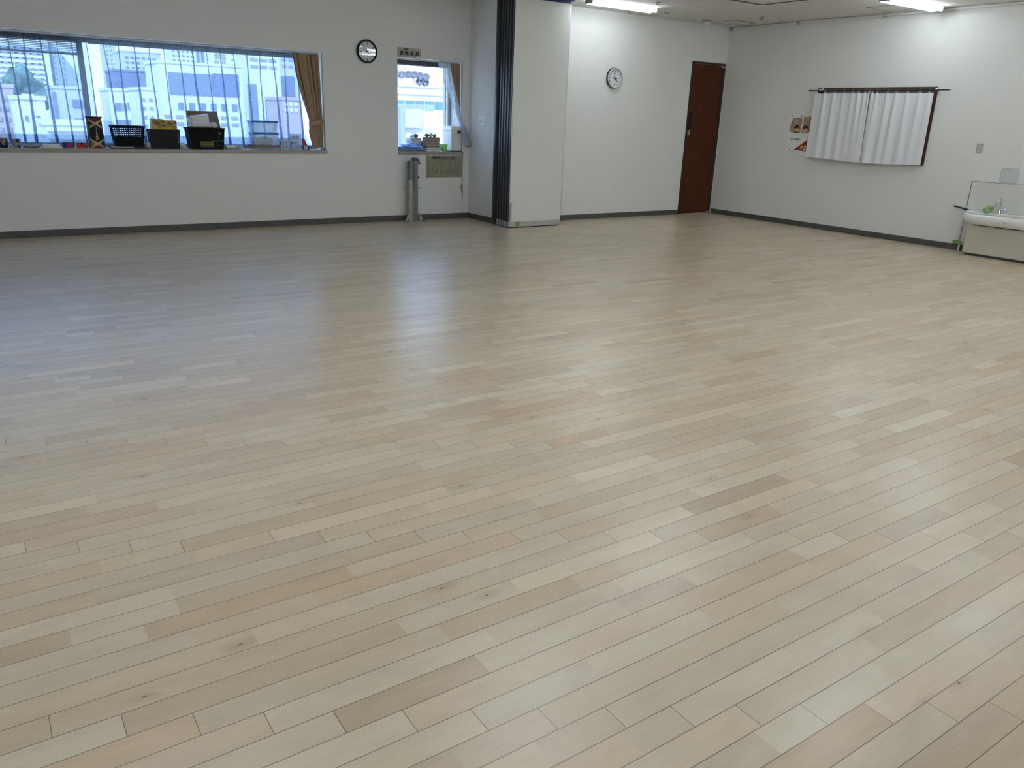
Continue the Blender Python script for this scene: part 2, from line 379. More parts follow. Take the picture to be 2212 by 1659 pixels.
# ---- floor: rows of boards, one quad per block, tone per block in attributes
def floor_material():
    m = bpy.data.materials.new('bleached_maple_boards'); m.use_nodes = True
    nt = m.node_tree; N = nt.nodes; L = nt.links; b = N['Principled BSDF']
    def node(t, **k):
        n = N.new(t)
        for a, v in k.items(): setattr(n, a, v)
        return n
    def math_(op, a, bb=None, c=None):
        n = node('ShaderNodeMath', operation=op)
        for i, q in enumerate((a, bb, c)):
            if q is None: continue
            if isinstance(q, (int, float)): n.inputs[i].default_value = q
            else: L.new(q, n.inputs[i])
        return n.outputs[0]
    tone = node('ShaderNodeAttribute', attribute_name='tone').outputs['Fac']
    warm = node('ShaderNodeAttribute', attribute_name='warm').outputs['Fac']
    seed = node('ShaderNodeAttribute', attribute_name='seed').outputs['Fac']
    uv = node('ShaderNodeUVMap', uv_map='board'); sep = node('ShaderNodeSeparateXYZ'); L.new(uv.outputs[0], sep.inputs[0])
    tc = node('ShaderNodeTexCoord'); so = node('ShaderNodeSeparateXYZ'); L.new(tc.outputs['Object'], so.inputs[0])
    # grain coordinates, offset per block
    com = node('ShaderNodeCombineXYZ')
    L.new(math_('MULTIPLY_ADD', seed, 53.0, so.outputs['X']), com.inputs[0]); L.new(math_('MULTIPLY_ADD', seed, 17.0, so.outputs['Y']), com.inputs[1])
    L.new(seed, com.inputs[2])
    mp = node('ShaderNodeMapping'); mp.inputs['Scale'].default_value = (2.2, 34, 1); L.new(com.outputs[0], mp.inputs[0])
    g1 = node('ShaderNodeTexNoise'); g1.inputs['Scale'].default_value = 1.6; g1.inputs['Detail'].default_value = 5; g1.inputs['Distortion'].default_value = .5
    L.new(mp.outputs[0], g1.inputs['Vector'])
    mp2 = node('ShaderNodeMapping'); mp2.inputs['Scale'].default_value = (3.0, 8, 1); L.new(com.outputs[0], mp2.inputs[0])
    w = node('ShaderNodeTexWave', wave_type='BANDS', bands_direction='Y'); w.inputs['Scale'].default_value = 3.4; w.inputs['Distortion'].default_value = 11; w.inputs['Detail'].default_value = 2.5; w.inputs['Detail Scale'].default_value = .9
    L.new(mp2.outputs[0], w.inputs['Vector'])
    mp3 = node('ShaderNodeMapping'); mp3.inputs['Scale'].default_value = (3.6, 9, 1); L.new(com.outputs[0], mp3.inputs[0])
    g3 = node('ShaderNodeTexNoise'); g3.inputs['Scale'].default_value = 1.5; g3.inputs['Detail'].default_value = 2; L.new(mp3.outputs[0], g3.inputs['Vector'])
    # colour
    base = node('ShaderNodeValToRGB'); e = base.color_ramp.elements
    e[0].position = 0; e[0].color = (.41, .335, .245, 1); e[1].position = 1; e[1].color = (.66, .585, .455, 1)
    k = base.color_ramp.elements.new(.5); k.color = (.545, .465, .352, 1)
    v = math_('MULTIPLY_ADD', g1.outputs['Fac'], .34, tone); v = math_('MULTIPLY_ADD', w.outputs['Fac'], .09, v)
    v = math_('MULTIPLY_ADD', g3.outputs['Fac'], .60, v); v = math_('SUBTRACT', v, .505)
    L.new(v, base.inputs[0])
    mixw = node('ShaderNodeMix', data_type='RGBA', blend_type='MULTIPLY'); L.new(warm, mixw.inputs[0]); L.new(base.outputs[0], mixw.inputs[6]); mixw.inputs[7].default_value = (.95, .83, .73, 1)
    # knots and dark flecks
    vo = node('ShaderNodeTexVoronoi', voronoi_dimensions='2D'); vo.inputs['Scale'].default_value = 1.0
    mp4 = node('ShaderNodeMapping'); mp4.inputs['Scale'].default_value = (3.2, 7.5, 1); L.new(com.outputs[0], mp4.inputs[0]); L.new(mp4.outputs[0], vo.inputs['Vector'])
    sr = node('ShaderNodeSeparateColor'); L.new(vo.outputs['Color'], sr.inputs[0])
    rare = math_('GREATER_THAN', sr.outputs[0], .93); near = math_('LESS_THAN', vo.outputs['Distance'], .024)
    halo = math_('MULTIPLY', rare, math_('SUBTRACT', 1.0, math_('MINIMUM', math_('MULTIPLY', vo.outputs['Distance'], 4.5), 1.0)))
    mixh = node('ShaderNodeMix', data_type='RGBA', blend_type='MULTIPLY'); L.new(math_('MULTIPLY', halo, .5), mixh.inputs[0]); L.new(mixw.outputs[2], mixh.inputs[6]); mixh.inputs[7].default_value = (.62, .50, .42, 1)
    mixk = node('ShaderNodeMix', data_type='RGBA'); L.new(math_('MULTIPLY', math_('MULTIPLY', rare, near), .75), mixk.inputs[0]); L.new(mixh.outputs[2], mixk.inputs[6]); mixk.inputs[7].default_value = (.06, .042, .032, 1)
    # board edges: a thin dark bevel along each row, and at the 1.82 m board ends
    vv = sep.outputs['Y']
    edge = math_('GREATER_THAN', math_('ABSOLUTE', math_('SUBTRACT', vv, .5)), .5-.0125)
    soft = math_('GREATER_THAN', math_('ABSOLUTE', math_('SUBTRACT', vv, .5)), .5-.022)
    endj = math_('LESS_THAN', sep.outputs['X'], .0021)
    lnoise = node('ShaderNodeTexNoise'); lnoise.inputs['Scale'].default_value = 1.3; L.new(tc.outputs['Object'], lnoise.inputs['Vector'])
    eamt = math_('MULTIPLY', edge, math_('MULTIPLY_ADD', lnoise.outputs['Fac'], .6, .55))
    line = math_('MAXIMUM', eamt, math_('MULTIPLY', endj, .8)); line = math_('MAXIMUM', line, math_('MULTIPLY', soft, .09))
    mixl = node('ShaderNodeMix', data_type='RGBA'); L.new(line, mixl.inputs[0]); L.new(mixk.outputs[2], mixl.inputs[6]); mixl.inputs[7].default_value = (.055, .034, .020, 1)
    L.new(mixl.outputs[2], b.inputs['Base Color'])
    b.inputs['Roughness'].default_value = .40; b.inputs['Specular IOR Level'].default_value = .66
    rr = math_('MULTIPLY_ADD', g1.outputs['Fac'], .12, .25); L.new(rr, b.inputs['Roughness'])
    bp = node('ShaderNodeBump'); bp.inputs['Strength'].default_value = .25; bp.inputs['Distance'].default_value = .0015
    hgt = math_('SUBTRACT', math_('MULTIPLY', g1.outputs['Fac'], .25), math_('MULTIPLY', line, 1.0)); L.new(hgt, bp.inputs['Height']); L.new(bp.outputs[0], b.inputs['Normal'])
    return m
def build_floor():
    w, Lu, y0 = .08997, 1.820, 2.4027
    r_lo = int((y0-(YA+.3))/w)-2; r_hi = int((y0-(YB-.2))/w)+1
    rnd = random.Random(5)
    vs, fs, tone, warm, seed, uvs = [], [], [], [], [], []
    for r in range(r_lo, r_hi):
        ya, yb = y0-r*w, y0-(r+1)*w
        xs = 1.026+.1522*r - (.135 if r < -2 else 0)
        k0 = math.floor((XL-.3-xs)/Lu)
        x = xs+k0*Lu
        while x < XR+.3:
            cuts = [0.]
            while cuts[-1] < Lu-.32: cuts.append(cuts[-1]+rnd.uniform(.28, .74))
            if Lu-cuts[-1] < .16: cuts.pop()
            cuts = [c for c in cuts if c < Lu-.1]+[Lu]
            for a, c in zip(cuts, cuts[1:]):
                o = len(vs)
                vs += [(x+a, ya, 0), (x+c, ya, 0), (x+c, yb, 0), (x+a, yb, 0)]; fs.append((o+3, o+2, o+1, o))
                t = rnd.gauss(.55, .125)
                if rnd.random() < .06: t -= .17
                if rnd.random() < .07: t += .12
                tone.append(t); wq = max(0., min(1., rnd.gauss(.28, .25))); warm.append(wq); seed.append(rnd.random()*7)
                uvs += [(a, 1), (c, 1), (c, 0), (a, 0)]
            x += Lu
    me = bpy.data.meshes.new('floor'); me.from_pydata(vs, [], fs)
    for n, arr in (('tone', tone), ('warm', warm), ('seed', seed)):
        at = me.attributes.new(n, 'FLOAT', 'FACE'); at.data.foreach_set('value', arr)
    ul = me.uv_layers.new(name='board'); ul.data.foreach_set('uv', [c for p in uvs for c in p])
    me.materials.append(floor_material()); me.update()
    ob = bpy.data.objects.new('floor', me); COL.objects.link(ob); struct(ob)
build_floor()

# ---- baseboards
bt = .009
for nm, a, b in (('baseboard_left', (XL, YA-bt, 0), (XC-bt, YA, HB)), ('baseboard_return', (XC-bt, YF, 0), (XC, YA, HB)),
                 ('baseboard_far', (7.0, YF-bt, 0), (9.953, YF, HB)), ('baseboard_right', (XR-bt, YB, 0), (XR, YF-.02, HB))):
    m = MB(); m.box(a, b); struct(m.build(nm, M['base'], bevel=.002))
# return wall face is the left face of wall_far; sills
for nm, w_, ext in (('trim_1', W1, .015), ('trim_2', W2, .012)):
    m = MB(); m.box((w_[0], YA-.022, w_[2]), (w_[1]+ext, YA, w_[2]+.043)); m.box((w_[0]+.001, YA, w_[2]), (w_[1]-.001, YA+.36, w_[2]+.043))
    struct(m.build(nm, M['sill'], bevel=.003))
Z1 = W1[2]+.043; Z2 = W2[2]+.043

# ------------------------------------------------------------------ windows
def window(n, w_, mull, y):
    m = MB(); x0, x1, z0, z1 = w_[0], w_[1], w_[2]+.043, w_[3]; fr = .045
    m.box((x0, y-.03, z0), (x1, y+.03, z0+fr)); m.box((x0, y-.03, z1-fr-.02), (x1, y+.03, z1))
    for xx in (x0, x1-fr): m.box((xx, y-.03, z0+fr), (xx+fr, y+.03, z1-fr-.02))
    for xx, ww in mull: m.box((xx-ww/2, y-.028, z0+fr), (xx+ww/2, y+.028, z1-fr-.02))
    f = struct(m.build('window_%d' % n, M['alu_dark'], bevel=.002))
    g = MB(); g.box((x0+fr, y+.004, z0+fr), (x1-fr, y+.009, z1-fr-.02)); g.build('pane', M['glass'], f)
    return f
window(1, W1, [(1.305, .062)], YA+.375)
w2 = window(2, W2, [(6.045, .022)], YA+.375)

# right-hand window with brown frame, closed pane behind the small curtains
m = MB()
fy0, fy1, fz0, fz1 = 5.977, 7.79, 1.035, 2.035
for a, b in (((XR-.014, fy0, fz1-.05), (XR+.05, fy1, fz1)), ((XR-.014, fy0, fz0), (XR+.05, fy1, fz0+.045)),
             ((XR-.014, fy0, fz0+.045), (XR+.05, fy0+.045, fz1-.05)), ((XR-.014, fy1-.045, fz0+.045), (XR+.05, fy1, fz1-.05)), ((XR+.01, 6.86, fz0+.045), (XR+.05, 6.90, fz1-.05))): m.box(a, b)
w3 = struct(m.build('window_3', M['wframe'], bevel=.003))
m = MB(); m.box((XR+.052, W3[0], W3[2]), (XR+.058, W3[1], W3[3])); m.build('pane', M['glass'], w3)

# ------------------------------------------------------------------ door in the far wall
m = MB()
dx0, dx1, dz = 9.955, 10.735, 2.419
for a, b in (((dx0, YF-.012, 0), (dx0+.028, YF, dz)), ((dx1-.055, YF-.012, 0), (dx1, YF, dz)), ((dx0+.028, YF-.012, dz-.03), (dx1-.055, YF, dz))): m.box(a, b)
d = struct(m.build('door_1', M['door_frame'], bevel=.002))
m = MB(); m.box((dx0+.031, YF-.006, .008), (dx1-.058, YF-.001, dz-.033)); m.build('leaf', M['door'], d)
m = MB(); m.tube([(10.03, YF-.006, 1.385), (10.03, YF-.05, 1.395), (10.03, YF-.062, 1.42), (10.03, YF-.062, 1.60), (10.03, YF-.05, 1.625), (10.03, YF-.006, 1.635)], .013, 10)
m.build('handle', M['black'], d, smooth=True)
m = MB(); m.cyl((10.025, YF-.006, 1.325), (10.025, YF-.014, 1.325), .022, 16); m.box((10.0, YF-.008, 1.285), (10.05, YF-.006, 1.365)); k = m.build('lock', M['alu'], d, smooth=True)
for z in (dz-.065, .012):
    m = MB(); m.box((dx1-.10, YF-.022, z), (dx1-.012, YF-.006, z+.03)); m.build('hinge', M['alu'], d, bevel=.003)

# ------------------------------------------------------------------ folded partition panels
PW, PT, PP = .905, .056, .080
def make_panel():
    root = thing('partition_panel', 'white movable wall panel, front one of the folded stack', 'partition panel', (6.182, 9.165, 0), 'movable wall panels stacked against the far wall')
    m = MB(); m.box((.014, 0, .085), (PW-.012, PT, 2.925)); m.build('face_board', M['panel'], root, local=True)
    m = MB(); m.box((0, .020, .086), (.014, .044, 2.925)); m.build('edge_profile', M['alu_edge'], root, local=True, bevel=.001)
    m = MB(); m.box((0, .0, .012), (.014, PT, .084)); m.build('corner_block', M['alu_panel'], root, local=True, bevel=.001)
    m = MB(); m.box((PW-.012, .002, .012), (PW, PT-.002, 2.925)); m.build('edge_profile', M['alu_panel'], root, local=True, bevel=.001)
    m = MB(); m.box((.014, -.001, .012), (PW-.012, PT, .084)); m.build('bottom_rail', M['alu_panel'], root, local=True, bevel=.002)
    m = MB(); m.box((.02, .008, .0), (PW-.02, PT-.008, .012)); m.build('floor_gap_shade', M['rubber'], root, local=True)  # black strip stands for the shadow gap beneath the panel
    m = MB(); m.box((.008, .0, .086), (.0138, .020, 2.92)); m.box((.008, .044, .086), (.0138, PT, 2.92)); m.box((.010, PT, .03), (.05, PP-.001, 2.92)); m.build('edge_seal_gap_shade', M['rubber'], root, local=True)  # rubber seals; the last box blackens the shaded open gap between panels
    m = MB(); m.box((.01, .006, 2.925), (PW-.01, PT-.006, 2.952)); m.build('top_seal', M['navy'], root, local=True)
    return root
p0 = make_panel()
ordn = ['second', 'third', 'fourth', 'rearmost']
for i in range(1, 5):
    dup(p0, (6.182+.009*i, 9.165+PP*i, 0), '%s movable wall panel from the front of the folded stack' % ordn[i-1] if i < 4 else 'rearmost movable wall panel, nearest the far wall in the stack')
m = MB(); m.box((0, -.001, .085), (.0135, .007, 2.925)); m.build('edge_trim', M['alu_panel'], p0, local=True)
m = MB(); m.cyl((PW*.485, -.001, .05), (PW*.485, -.003, .05), .006, 12); m.box((PW*.485-.005, -.0025, .035), (PW*.485+.005, -.001, .052)); m.build('key_slot', M['black'], p0, local=True)
m = MB(); m.box((.013, -.012, .085), (.036, 0, .345)); m.box((.011, -.014, .325), (.040, 0, .345)); m.cyl((.024, -.02, .21), (.024, 0, .21), .012, 12); m.build('latch', M['alu'], p0, local=True, bevel=.002)
m = MB(); m.box((6.296, 9.1625, .020), (6.366, 9.164, .078)); tag(m.build('tape_patch', M['green_tape']), 'square of green tape stuck on the front panel bottom rail', 'tape')
m = MB(); m.box((6.205, 9.575, .0), (6.2495, 9.640, 2.93)); pj = struct(m.build('trim_3', M['alu_edge'], bevel=.002))
m = MB(); m.box((6.199, 9.578, .084), (6.2045, 9.60, 2.92)); m.build('seal', M['rubber'], pj)
m = MB(); m.box((6.19, 9.12, 2.955), (7.10, 9.60, ZC+.02)); struct(m.build('trim_4', M['navy']))

# ------------------------------------------------------------------ ceiling fittings
def make_light():
    root = thing('ceiling_light', 'lit twin-tube ceiling light above the right-hand wall', 'ceiling light', (9.965, 6.07, ZC), 'twin-tube fluorescent ceiling lights')
    m = MB(); m.frustum((0, 0), (.60, .030), (.60, .034), -.026, 0); m.build('housing', M['lampgrey'], root, local=True, bevel=.002)
    for sy in (-1, 1):
        y = sy*.055
        m = MB(); m.cyl((-.572, y, -.045), (.572, y, -.045), .0155, 10); m.build('tube', M['tube'], root, local=True, smooth=True)
    for sx in (-1, 1):
        m = MB(); m.box((sx*.586-.011, -.070, -.056), (sx*.586+.011, .070, -.0), None); m.build('lamp_holder', M['lampgrey'], root, local=True, bevel=.003)
    return root
l0 = make_light()
places = [(7.77, 8.92, 'lit twin-tube ceiling light over the far wall beside the folded panels')]
for x, y in [(5.4, 5.0), (3.0, 4.0), (.5, 3.9), (9.0, 4.3), (9.3, 1.2), (7.3, 2.6), (4.9, 2.6), (2.5, 2.6), (.1, 2.6), (-2.3, 2.6), (7.3, -.4), (4.9, -.4), (-.6, -1.6), (9.7, -.4), (2.5, -2.6)]:  # unseen lights inferred overhead; a few added to brighten left floor and right wall
    places.append((x, y, 'twin-tube ceiling light out of sight overhead'))
for x, y, lb in places: dup(l0, (x, y, ZC), lb)
def dim_tubes(root):
    for ch in root.children:
        if ch.name.startswith('tube'): ch.data = ch.data.copy(); ch.data.materials[0] = M['tube_dim']
dim_tubes(l0); dim_tubes([o for o in bpy.data.objects if o.get('label', '').startswith('lit twin-tube ceiling light over the far')][0])

def frame_lines(nm, x0, x1, y0, y1, w=.012):
    m = MB(); z0, z1 = ZC-.004, ZC+.001
    m.box((x0, y0, z0), (x1, y0+w, z1)); m.box((x0, y1-w, z0), (x1, y1, z1)); m.box((x0, y0, z0), (x0+w, y1, z1)); m.box((x1-w, y0, z0), (x1, y1, z1))
    return m
for lb, q in (('square ceiling access hatch in the corner above the brown door', (10.05, 10.50, 8.925, 9.385)), ('square ceiling access hatch partly behind the right light', (10.08, 10.53, 6.38, 6.77)), ('ceiling access hatch at the end of the far light', (8.45, 8.87, 9.13, 9.58))):
    r = thing('access_hatch', lb, 'hatch', (q[0], q[2], ZC), 'ceiling access hatches')
    frame_lines('f', *q).build('hatch_frame', M['line'], r); m = MB(); m.box((q[0]+.012, q[2]+.012, ZC-.003), (q[1]-.012, q[3]-.012, ZC+.001)); m.build('hatch_cover', M['ceiling'], r)
r = thing('air_conditioner', 'flush ceiling air conditioner panel at the top edge', 'air conditioner', (8.55, 7.15, ZC))
m = MB(); m.box((8.08, 6.68, ZC-.018), (9.02, 7.61, ZC-.0005)); m.build('panel', M['white'], r, bevel=.006)
for a, b in (((8.2, 7.48, ZC-.021), (8.9, 7.54, ZC-.017)), ((8.9, 6.8, ZC-.021), (8.96, 7.48, ZC-.017))):
    m = MB(); m.box(a, b); m.build('air_slot', M['darkgrey'], r)
r = thing('smoke_detector', 'round white smoke detector in the far corner of the ceiling', 'smoke detector', (9.79, 9.26, ZC))
m = MB(); m.lathe([(.066, 0), (.066, -.02), (.058, -.028)], (9.79, 9.26, ZC), seg=24); m.build('base', M['grey'], r, smooth=True)
m = MB(); m.lathe([(.052, -.026), (.052, -.058), (.040, -.072), (0, -.075)], (9.79, 9.26, ZC), seg=24); m.build('sensor', M['white'], r, smooth=True)
for lb, x, y in (('small ceiling sprinkler head beside the far light', 7.985, 8.47), ('small ceiling sprinkler head beside the corner hatch', 10.03, 8.417)):
    r = thing('sprinkler', lb, 'sprinkler', (x, y, ZC), 'ceiling sprinkler heads')
    m = MB(); m.lathe([(.035, 0), (.035, -.006), (.012, -.012), (.012, -.03)], (x, y, ZC), seg=16); m.build('base', M['grey'], r, smooth=True)
    m = MB(); m.lathe([(.02, -.03), (.02, -.034), (0, -.036)], (x, y, ZC), seg=12); m.build('deflector', M['steel_dark'], r, smooth=True)
# cable duct running along the joint of ceiling and right wall
m = MB(); m.tube([(XR-.022, y, ZC-.022-.004*math.sin(y*2.1)) for y in [i*.25 for i in range(-12, 38)]]+[(XR-.022, YF-.04, ZC-.024)], .016, 8)
r = tag(m.build('cable_pipe', M['ceiling'], smooth=True), 'thin pale pipe along the joint of ceiling and right wall', 'pipe')
m = MB(); m.sphere((XR-.03, YF-.06, ZC-.035), .028, 12, 8); m.build('end_cap', M['grey'], r, smooth=True)
for y in (8.3, 6.9, 4.9):
    m = MB(); m.box((XR-.042, y-.02, ZC-.045), (XR-.001, y+.02, ZC-.001)); m.build('clip', M['grey'], r)

# ------------------------------------------------------------------ wall clocks
def hand(mb, c, ang, ln, w, tail, yy):
    u = Vector((math.sin(ang), 0, math.cos(ang))); v = Vector((math.cos(ang), 0, -math.sin(ang))); c = Vector((c[0], yy, c[2]))
    mb.poly([c-u*tail-v*w, c+u*ln-v*w*.5, c+u*ln+v*w*.5, c-u*tail+v*w], (0, -1, 0), .0012)
def clock(label, c, R, rim, rimmat, dialmat, hh, mm, ss, depth, numk, casemat=None):
    x, y, z = c; r = thing('wall_clock', label, 'clock', c, None)
    m = MB(); m.lathe([(R-.004, 0), (R, .012), (R, depth*.6), (R-rim*.35, depth), (R-rim*.7, depth), (R-rim, depth*.55), (R-rim, .0)], c, 'y', 48)
    m.build('rim', rimmat, r, smooth=True)
    if casemat: q = MB(); q.lathe([(R-.003, 0), (R+.0015, .004), (R+.0015, depth*.62), (R-.002, depth*.66)], c, 'y', 48, caps=False); q.build('case', casemat, r, smooth=True)
    d = depth*.42
    m = MB(); m.lathe([(R-rim+.002, d-.004), (R-rim+.002, d), (0, d)], c, 'y', 40); m.build('dial', dialmat, r)
    rr = (R-rim)*.80
    for i in range(1, 13):
        m = MB(); a = i*PI/6; put_text(m, str(i), (R-rim)*numk, (x+rr*math.sin(a), y-d-.0012, z+rr*math.cos(a)), (1, 0, 0), (0, 0, 1), .0016); m.build('numeral', M['ink'], r)
    m = MB(); m.box((x-R*.16, y-d-.001, z+R*.42), (x+R*.16, y-d, z+R*.42+.008)); m.build('dial_mark', M['inkgrey'], r)
    for nm, a, ln, w, t, k in (('hour_hand', (hh+mm/60)*PI/6, (R-rim)*.52, .006, .02, 3), ('minute_hand', mm*PI/30, (R-rim)*.80, .0045, .025, 5), ('second_hand', ss*PI/30, (R-rim)*.78, .0015, .04, 7)):
        m = MB(); hand(m, c, a, ln, w, t, y-d-.001*k); m.build(nm, M['ink'], r)
    m = MB(); m.cyl((x, y-d, z), (x, y-d-.011, z), .009, 12); m.build('hub', M['ink'], r, smooth=True)
    m = MB(); m.lathe([(R-rim, d+.013), (0, d+.014)], c, 'y', 40); m.build('glass', M['dialglass'], r)
    return r
M['clockrim'] = mat('black_clock_rim', (.006, .005, .008), .45, spec=.3)
M['silverrim'] = mat('silver_clock_rim', (.58, .60, .62), .3, metal=.3)
M['dial'] = mat('white_dial', (.72, .75, .77), .6)
clock('round wall clock with a thick black rim on the window wall', (4.65, YA, 2.222), .145, .026, M['clockrim'], M['dial'], 3, 22, 53, .050, .30)
clock('round wall clock with a silver white rim beside the folded panels', (8.322, YF, 2.076), .146, .022, M['silverrim'], M['dial'], 3, 21, 30, .055, .24, M['clockrim'])

# ------------------------------------------------------------------ signs and posters on the window wall
r = thing('wall_sign', 'grey evacuation sign with black characters above the small window', 'sign', (5.28, YA, 2.25))
m = MB(); m.poly([(5.10, YA, 2.19), (5.458, YA, 2.186), (5.458, YA, 2.311), (5.395, YA, 2.311), (5.385, YA, 2.300), (5.372, YA, 2.311), (5.10, YA, 2.313)], (0, -1, 0), .003); m.build('card', M['greypaper'], r)
m = MB()
for i, ch in enumerate('避難器具'): put_text(m, ch, .062, (5.163+.079*i, YA-.0036, 2.243), (1, 0, 0), (0, 0, 1), .0016)
put_text(m, '緩降機', .022, (5.232, YA-.0036, 2.292), (1, 0, 0), (0, 0, 1), .001, .058)
m.build('lettering', M['ink'], r)
m = MB(); put_text(m, 'オリロー', .019, (5.305, YA-.0036, 2.289), (1, 0, 0), (0, 0, 1), 0, .062); m.build('lettering', M['inkgrey'], r)
r = thing('wall_hook', 'small white two-armed plastic hook at the lower corner of the sign', 'hook', (5.425, YA-.004, 2.20))
m = MB(); m.tube([(5.375, YA-.02, 2.176), (5.40, YA-.022, 2.190), (5.418, YA-.02, 2.206)], .009, 8); m.tube([(5.430, YA-.02, 2.204), (5.452, YA-.022, 2.192), (5.468, YA-.02, 2.172)], .009, 8); m.build('arm', M['white'], r, smooth=True)
m = MB(); m.box((5.412, YA-.018, 2.188), (5.434, YA-.001, 2.212)); m.build('plate', M['grey'], r, bevel=.002)

r = thing('instruction_poster', 'yellowed instruction poster with figure drawings under the small window', 'poster', (5.83, YA, .75))
px0, px1, pz0, pz1 = 5.531, 6.132, .598, .901
m = MB(); m.box((px0, YA-.003, pz0), (px1, YA, pz1)); m.build('sheet', M['oldpaper'], r)
yy = YA-.0036
def pp(u, v): return (px0+(px1-px0)*u, yy, pz1-(pz1-pz0)*v)
m = MB()
put_text(m, '避難器具', .03, pp(.285, .075), (1, 0, 0), (0, 0, 1), .0013, .125)
put_text(m, 'スローダン', .04, pp(.535, .075), (1, 0, 0), (0, 0, 1), .0019, .125)
put_text(m, '使用法', .03, pp(.74, .075), (1, 0, 0), (0, 0, 1), .0013, .085)
put_text(m, 'HOW TO USE THE RELIEF EQUIPMENT', .016, pp(.50, .165), (1, 0, 0), (0, 0, 1), .0008, .36)
m.build('lettering', M['ink'], r)
def stroke(mb, pts, w=.0022):
    for a, b in zip(pts, pts[1:]):
        A, B_ = Vector(pp(*a)), Vector(pp(*b)); dd = (B_-A).normalized(); nn = Vector((dd.z, 0, -dd.x))*w
        mb.add([A-nn, B_-nn, B_+nn, A+nn], [(0, 1, 2, 3)])
def bar(mb, u0, u1, v, h=.010):
    a, b = pp(u0, v), pp(u1, v+h); mb.add([a, (b[0], yy, a[2]), b, (a[0], yy, b[2])], [(0, 1, 2, 3)])
m = MB()
for i, u in enumerate((.17, .285, .40, .55, .71, .84)): m = MB(); put_text(m, str(i+1), .016, pp(u, .235), (1, 0, 0), (0, 0, 1), .001); m.build('step_number', M['inkgrey'], r)
DR = [[([(.11, .28), (.06, .25), (.065, .50), (.04, .55), (.09, .60)], .002), ([(.09, .60), (.13, .54), (.14, .60)], .002), ([(.06, .27), (.105, .29)], .003)],
      [([(.20, .42), (.20, .62)], .003), ([(.19, .43), (.215, .43)], .006), ([(.19, .60), (.22, .61)], .004)],
      [([(.31, .27), (.325, .30), (.32, .62)], .003), ([(.30, .61), (.335, .62)], .005)],
      [([(.41, .27), (.44, .34), (.50, .40)], .003), ([(.445, .34), (.445, .62)], .003)],
      [([(.625, .38), (.64, .40)], .008), ([(.66, .27), (.69, .33), (.68, .40)], .004), ([(.64, .40), (.68, .46), (.67, .54), (.655, .62)], .003)],
      [([(.79, .27), (.83, .30), (.82, .38), (.78, .42), (.80, .62)], .003)]]
for dr in DR:
    m = MB()
    for pts, w_ in dr: stroke(m, pts, w_)
    m.build('figure_drawing', M['inkgrey'], r)
for cols, rows, mt in (((.035, .145), (.635, .655, .77, .79), 'inkgrey'), ((.185, .36), (.64, .66, .68, .70, .77, .79), 'inkgrey'), ((.40, .49), (.65, .67, .69, .72, .78, .80), 'inkgrey'), ((.54, .58), (.64, .66, .68, .70, .77, .79, .81), 'inkgrey'), ((.82, .92), (.64, .66, .68, .70, .77, .79, .81, .83), 'inkgrey'), ((.59, .665), (.645, .665, .685, .705, .78, .80), 'inkred'), ((.695, .79), (.645, .665, .685, .705, .77, .79), 'inkred')):
    for blk in (lambda v: v < .75, lambda v: v >= .75):
        m = MB()
        for k, v in enumerate(rows):
            if blk(v): bar(m, cols[0], cols[1]-.02*((k*7) % 3), v)
        m.build('caption', M[mt], r)
m = MB(); stroke(m, [(.89, .23), (.89, .30), (.895, .47), (.90, .60)], .004); m.build('figure_drawing', M['inkred'], r)

m = MB(); m.tube([(6.138, YA-.026, .962), (6.139, YA-.012, .93), (6.139, YA-.008, .70), (6.143, YA-.008, .50), (6.146, YA-.008, .40), (6.147, YA-.008, .29)], .0042, 8)
r = tag(m.build('hanging_cord', mat('dark_beige_cord', (.16, .15, .11), .9), smooth=True), 'thin cord hanging from the small window sill past the poster', 'cord')
m = MB(); m.poly([(6.108, YA-.003, .475), (6.140, YA-.003, .495), (6.143, YA-.003, .36), (6.128, YA-.003, .385), (6.122, YA-.003, .445), (6.107, YA-.003, .455)], (0, -1, 0), .004); m.build('frayed_tag', M['stain'], r)

# 3-gang socket plate on the return wall
r = thing('socket_plate', 'white three-gang switch plate on the return wall beside the window corner', 'socket', (XC, 10.02, 1.40))
m = MB(); m.box((XC-.009, 9.94, 1.34), (XC, 10.10, 1.46)); m.build('plate', M['white'], r, bevel=.003)
for k in range(3):
    m = MB(); m.box((XC-.012, 9.965+k*.046, 1.372), (XC-.009, 9.985+k*.046, 1.43)); m.build('switch_key', M['white'], r, bevel=.001)
    m = MB(); m.box((XC-.0125, 9.972+k*.046, 1.395), (XC-.012, 9.979+k*.046, 1.407)); m.build('slot', M['steel_dark'], r)

# ------------------------------------------------------------------ steel evacuation post
r = thing('steel_post', 'grey-green steel evacuation post bolted to the floor under the small window', 'post', (5.27, 10.25, 0))
m = MB(); m.cyl((5.293, 10.255, .008), (5.293, 10.255, .872), .041, 24); m.build('pole', M['steel_green'], r, smooth=True)
m = MB(); m.lathe([(.046, .845), (.046, .875), (.030, .888), (0, .888)], (5.293, 10.255, 0), seg=20); m.build('cap', M['steel_dark'], r, smooth=True)
m = MB(); m.box((5.182, 10.21, .008), (5.238, 10.30, .585)); m.box((5.236, 10.17, .008), (5.242, 10.30, .44)); m.build('bracket', M['steel_beige'], r, bevel=.003)
m = MB(); m.box((5.195, 10.215, .585), (5.245, 10.295, .845)); m.build('arm', M['steel_green'], r, bevel=.004)
m = MB(); m.box((5.246, 10.22, .55), (5.253, 10.29, .80)); m.build('slot', M['black'], r)
m = MB(); m.poly([(5.182, 10.20, .008), (5.112, 10.20, .008), (5.118, 10.20, .035), (5.182, 10.20, .165)], (0, 1, 0), .008); m.build('gusset', M['steel_beige'], r)
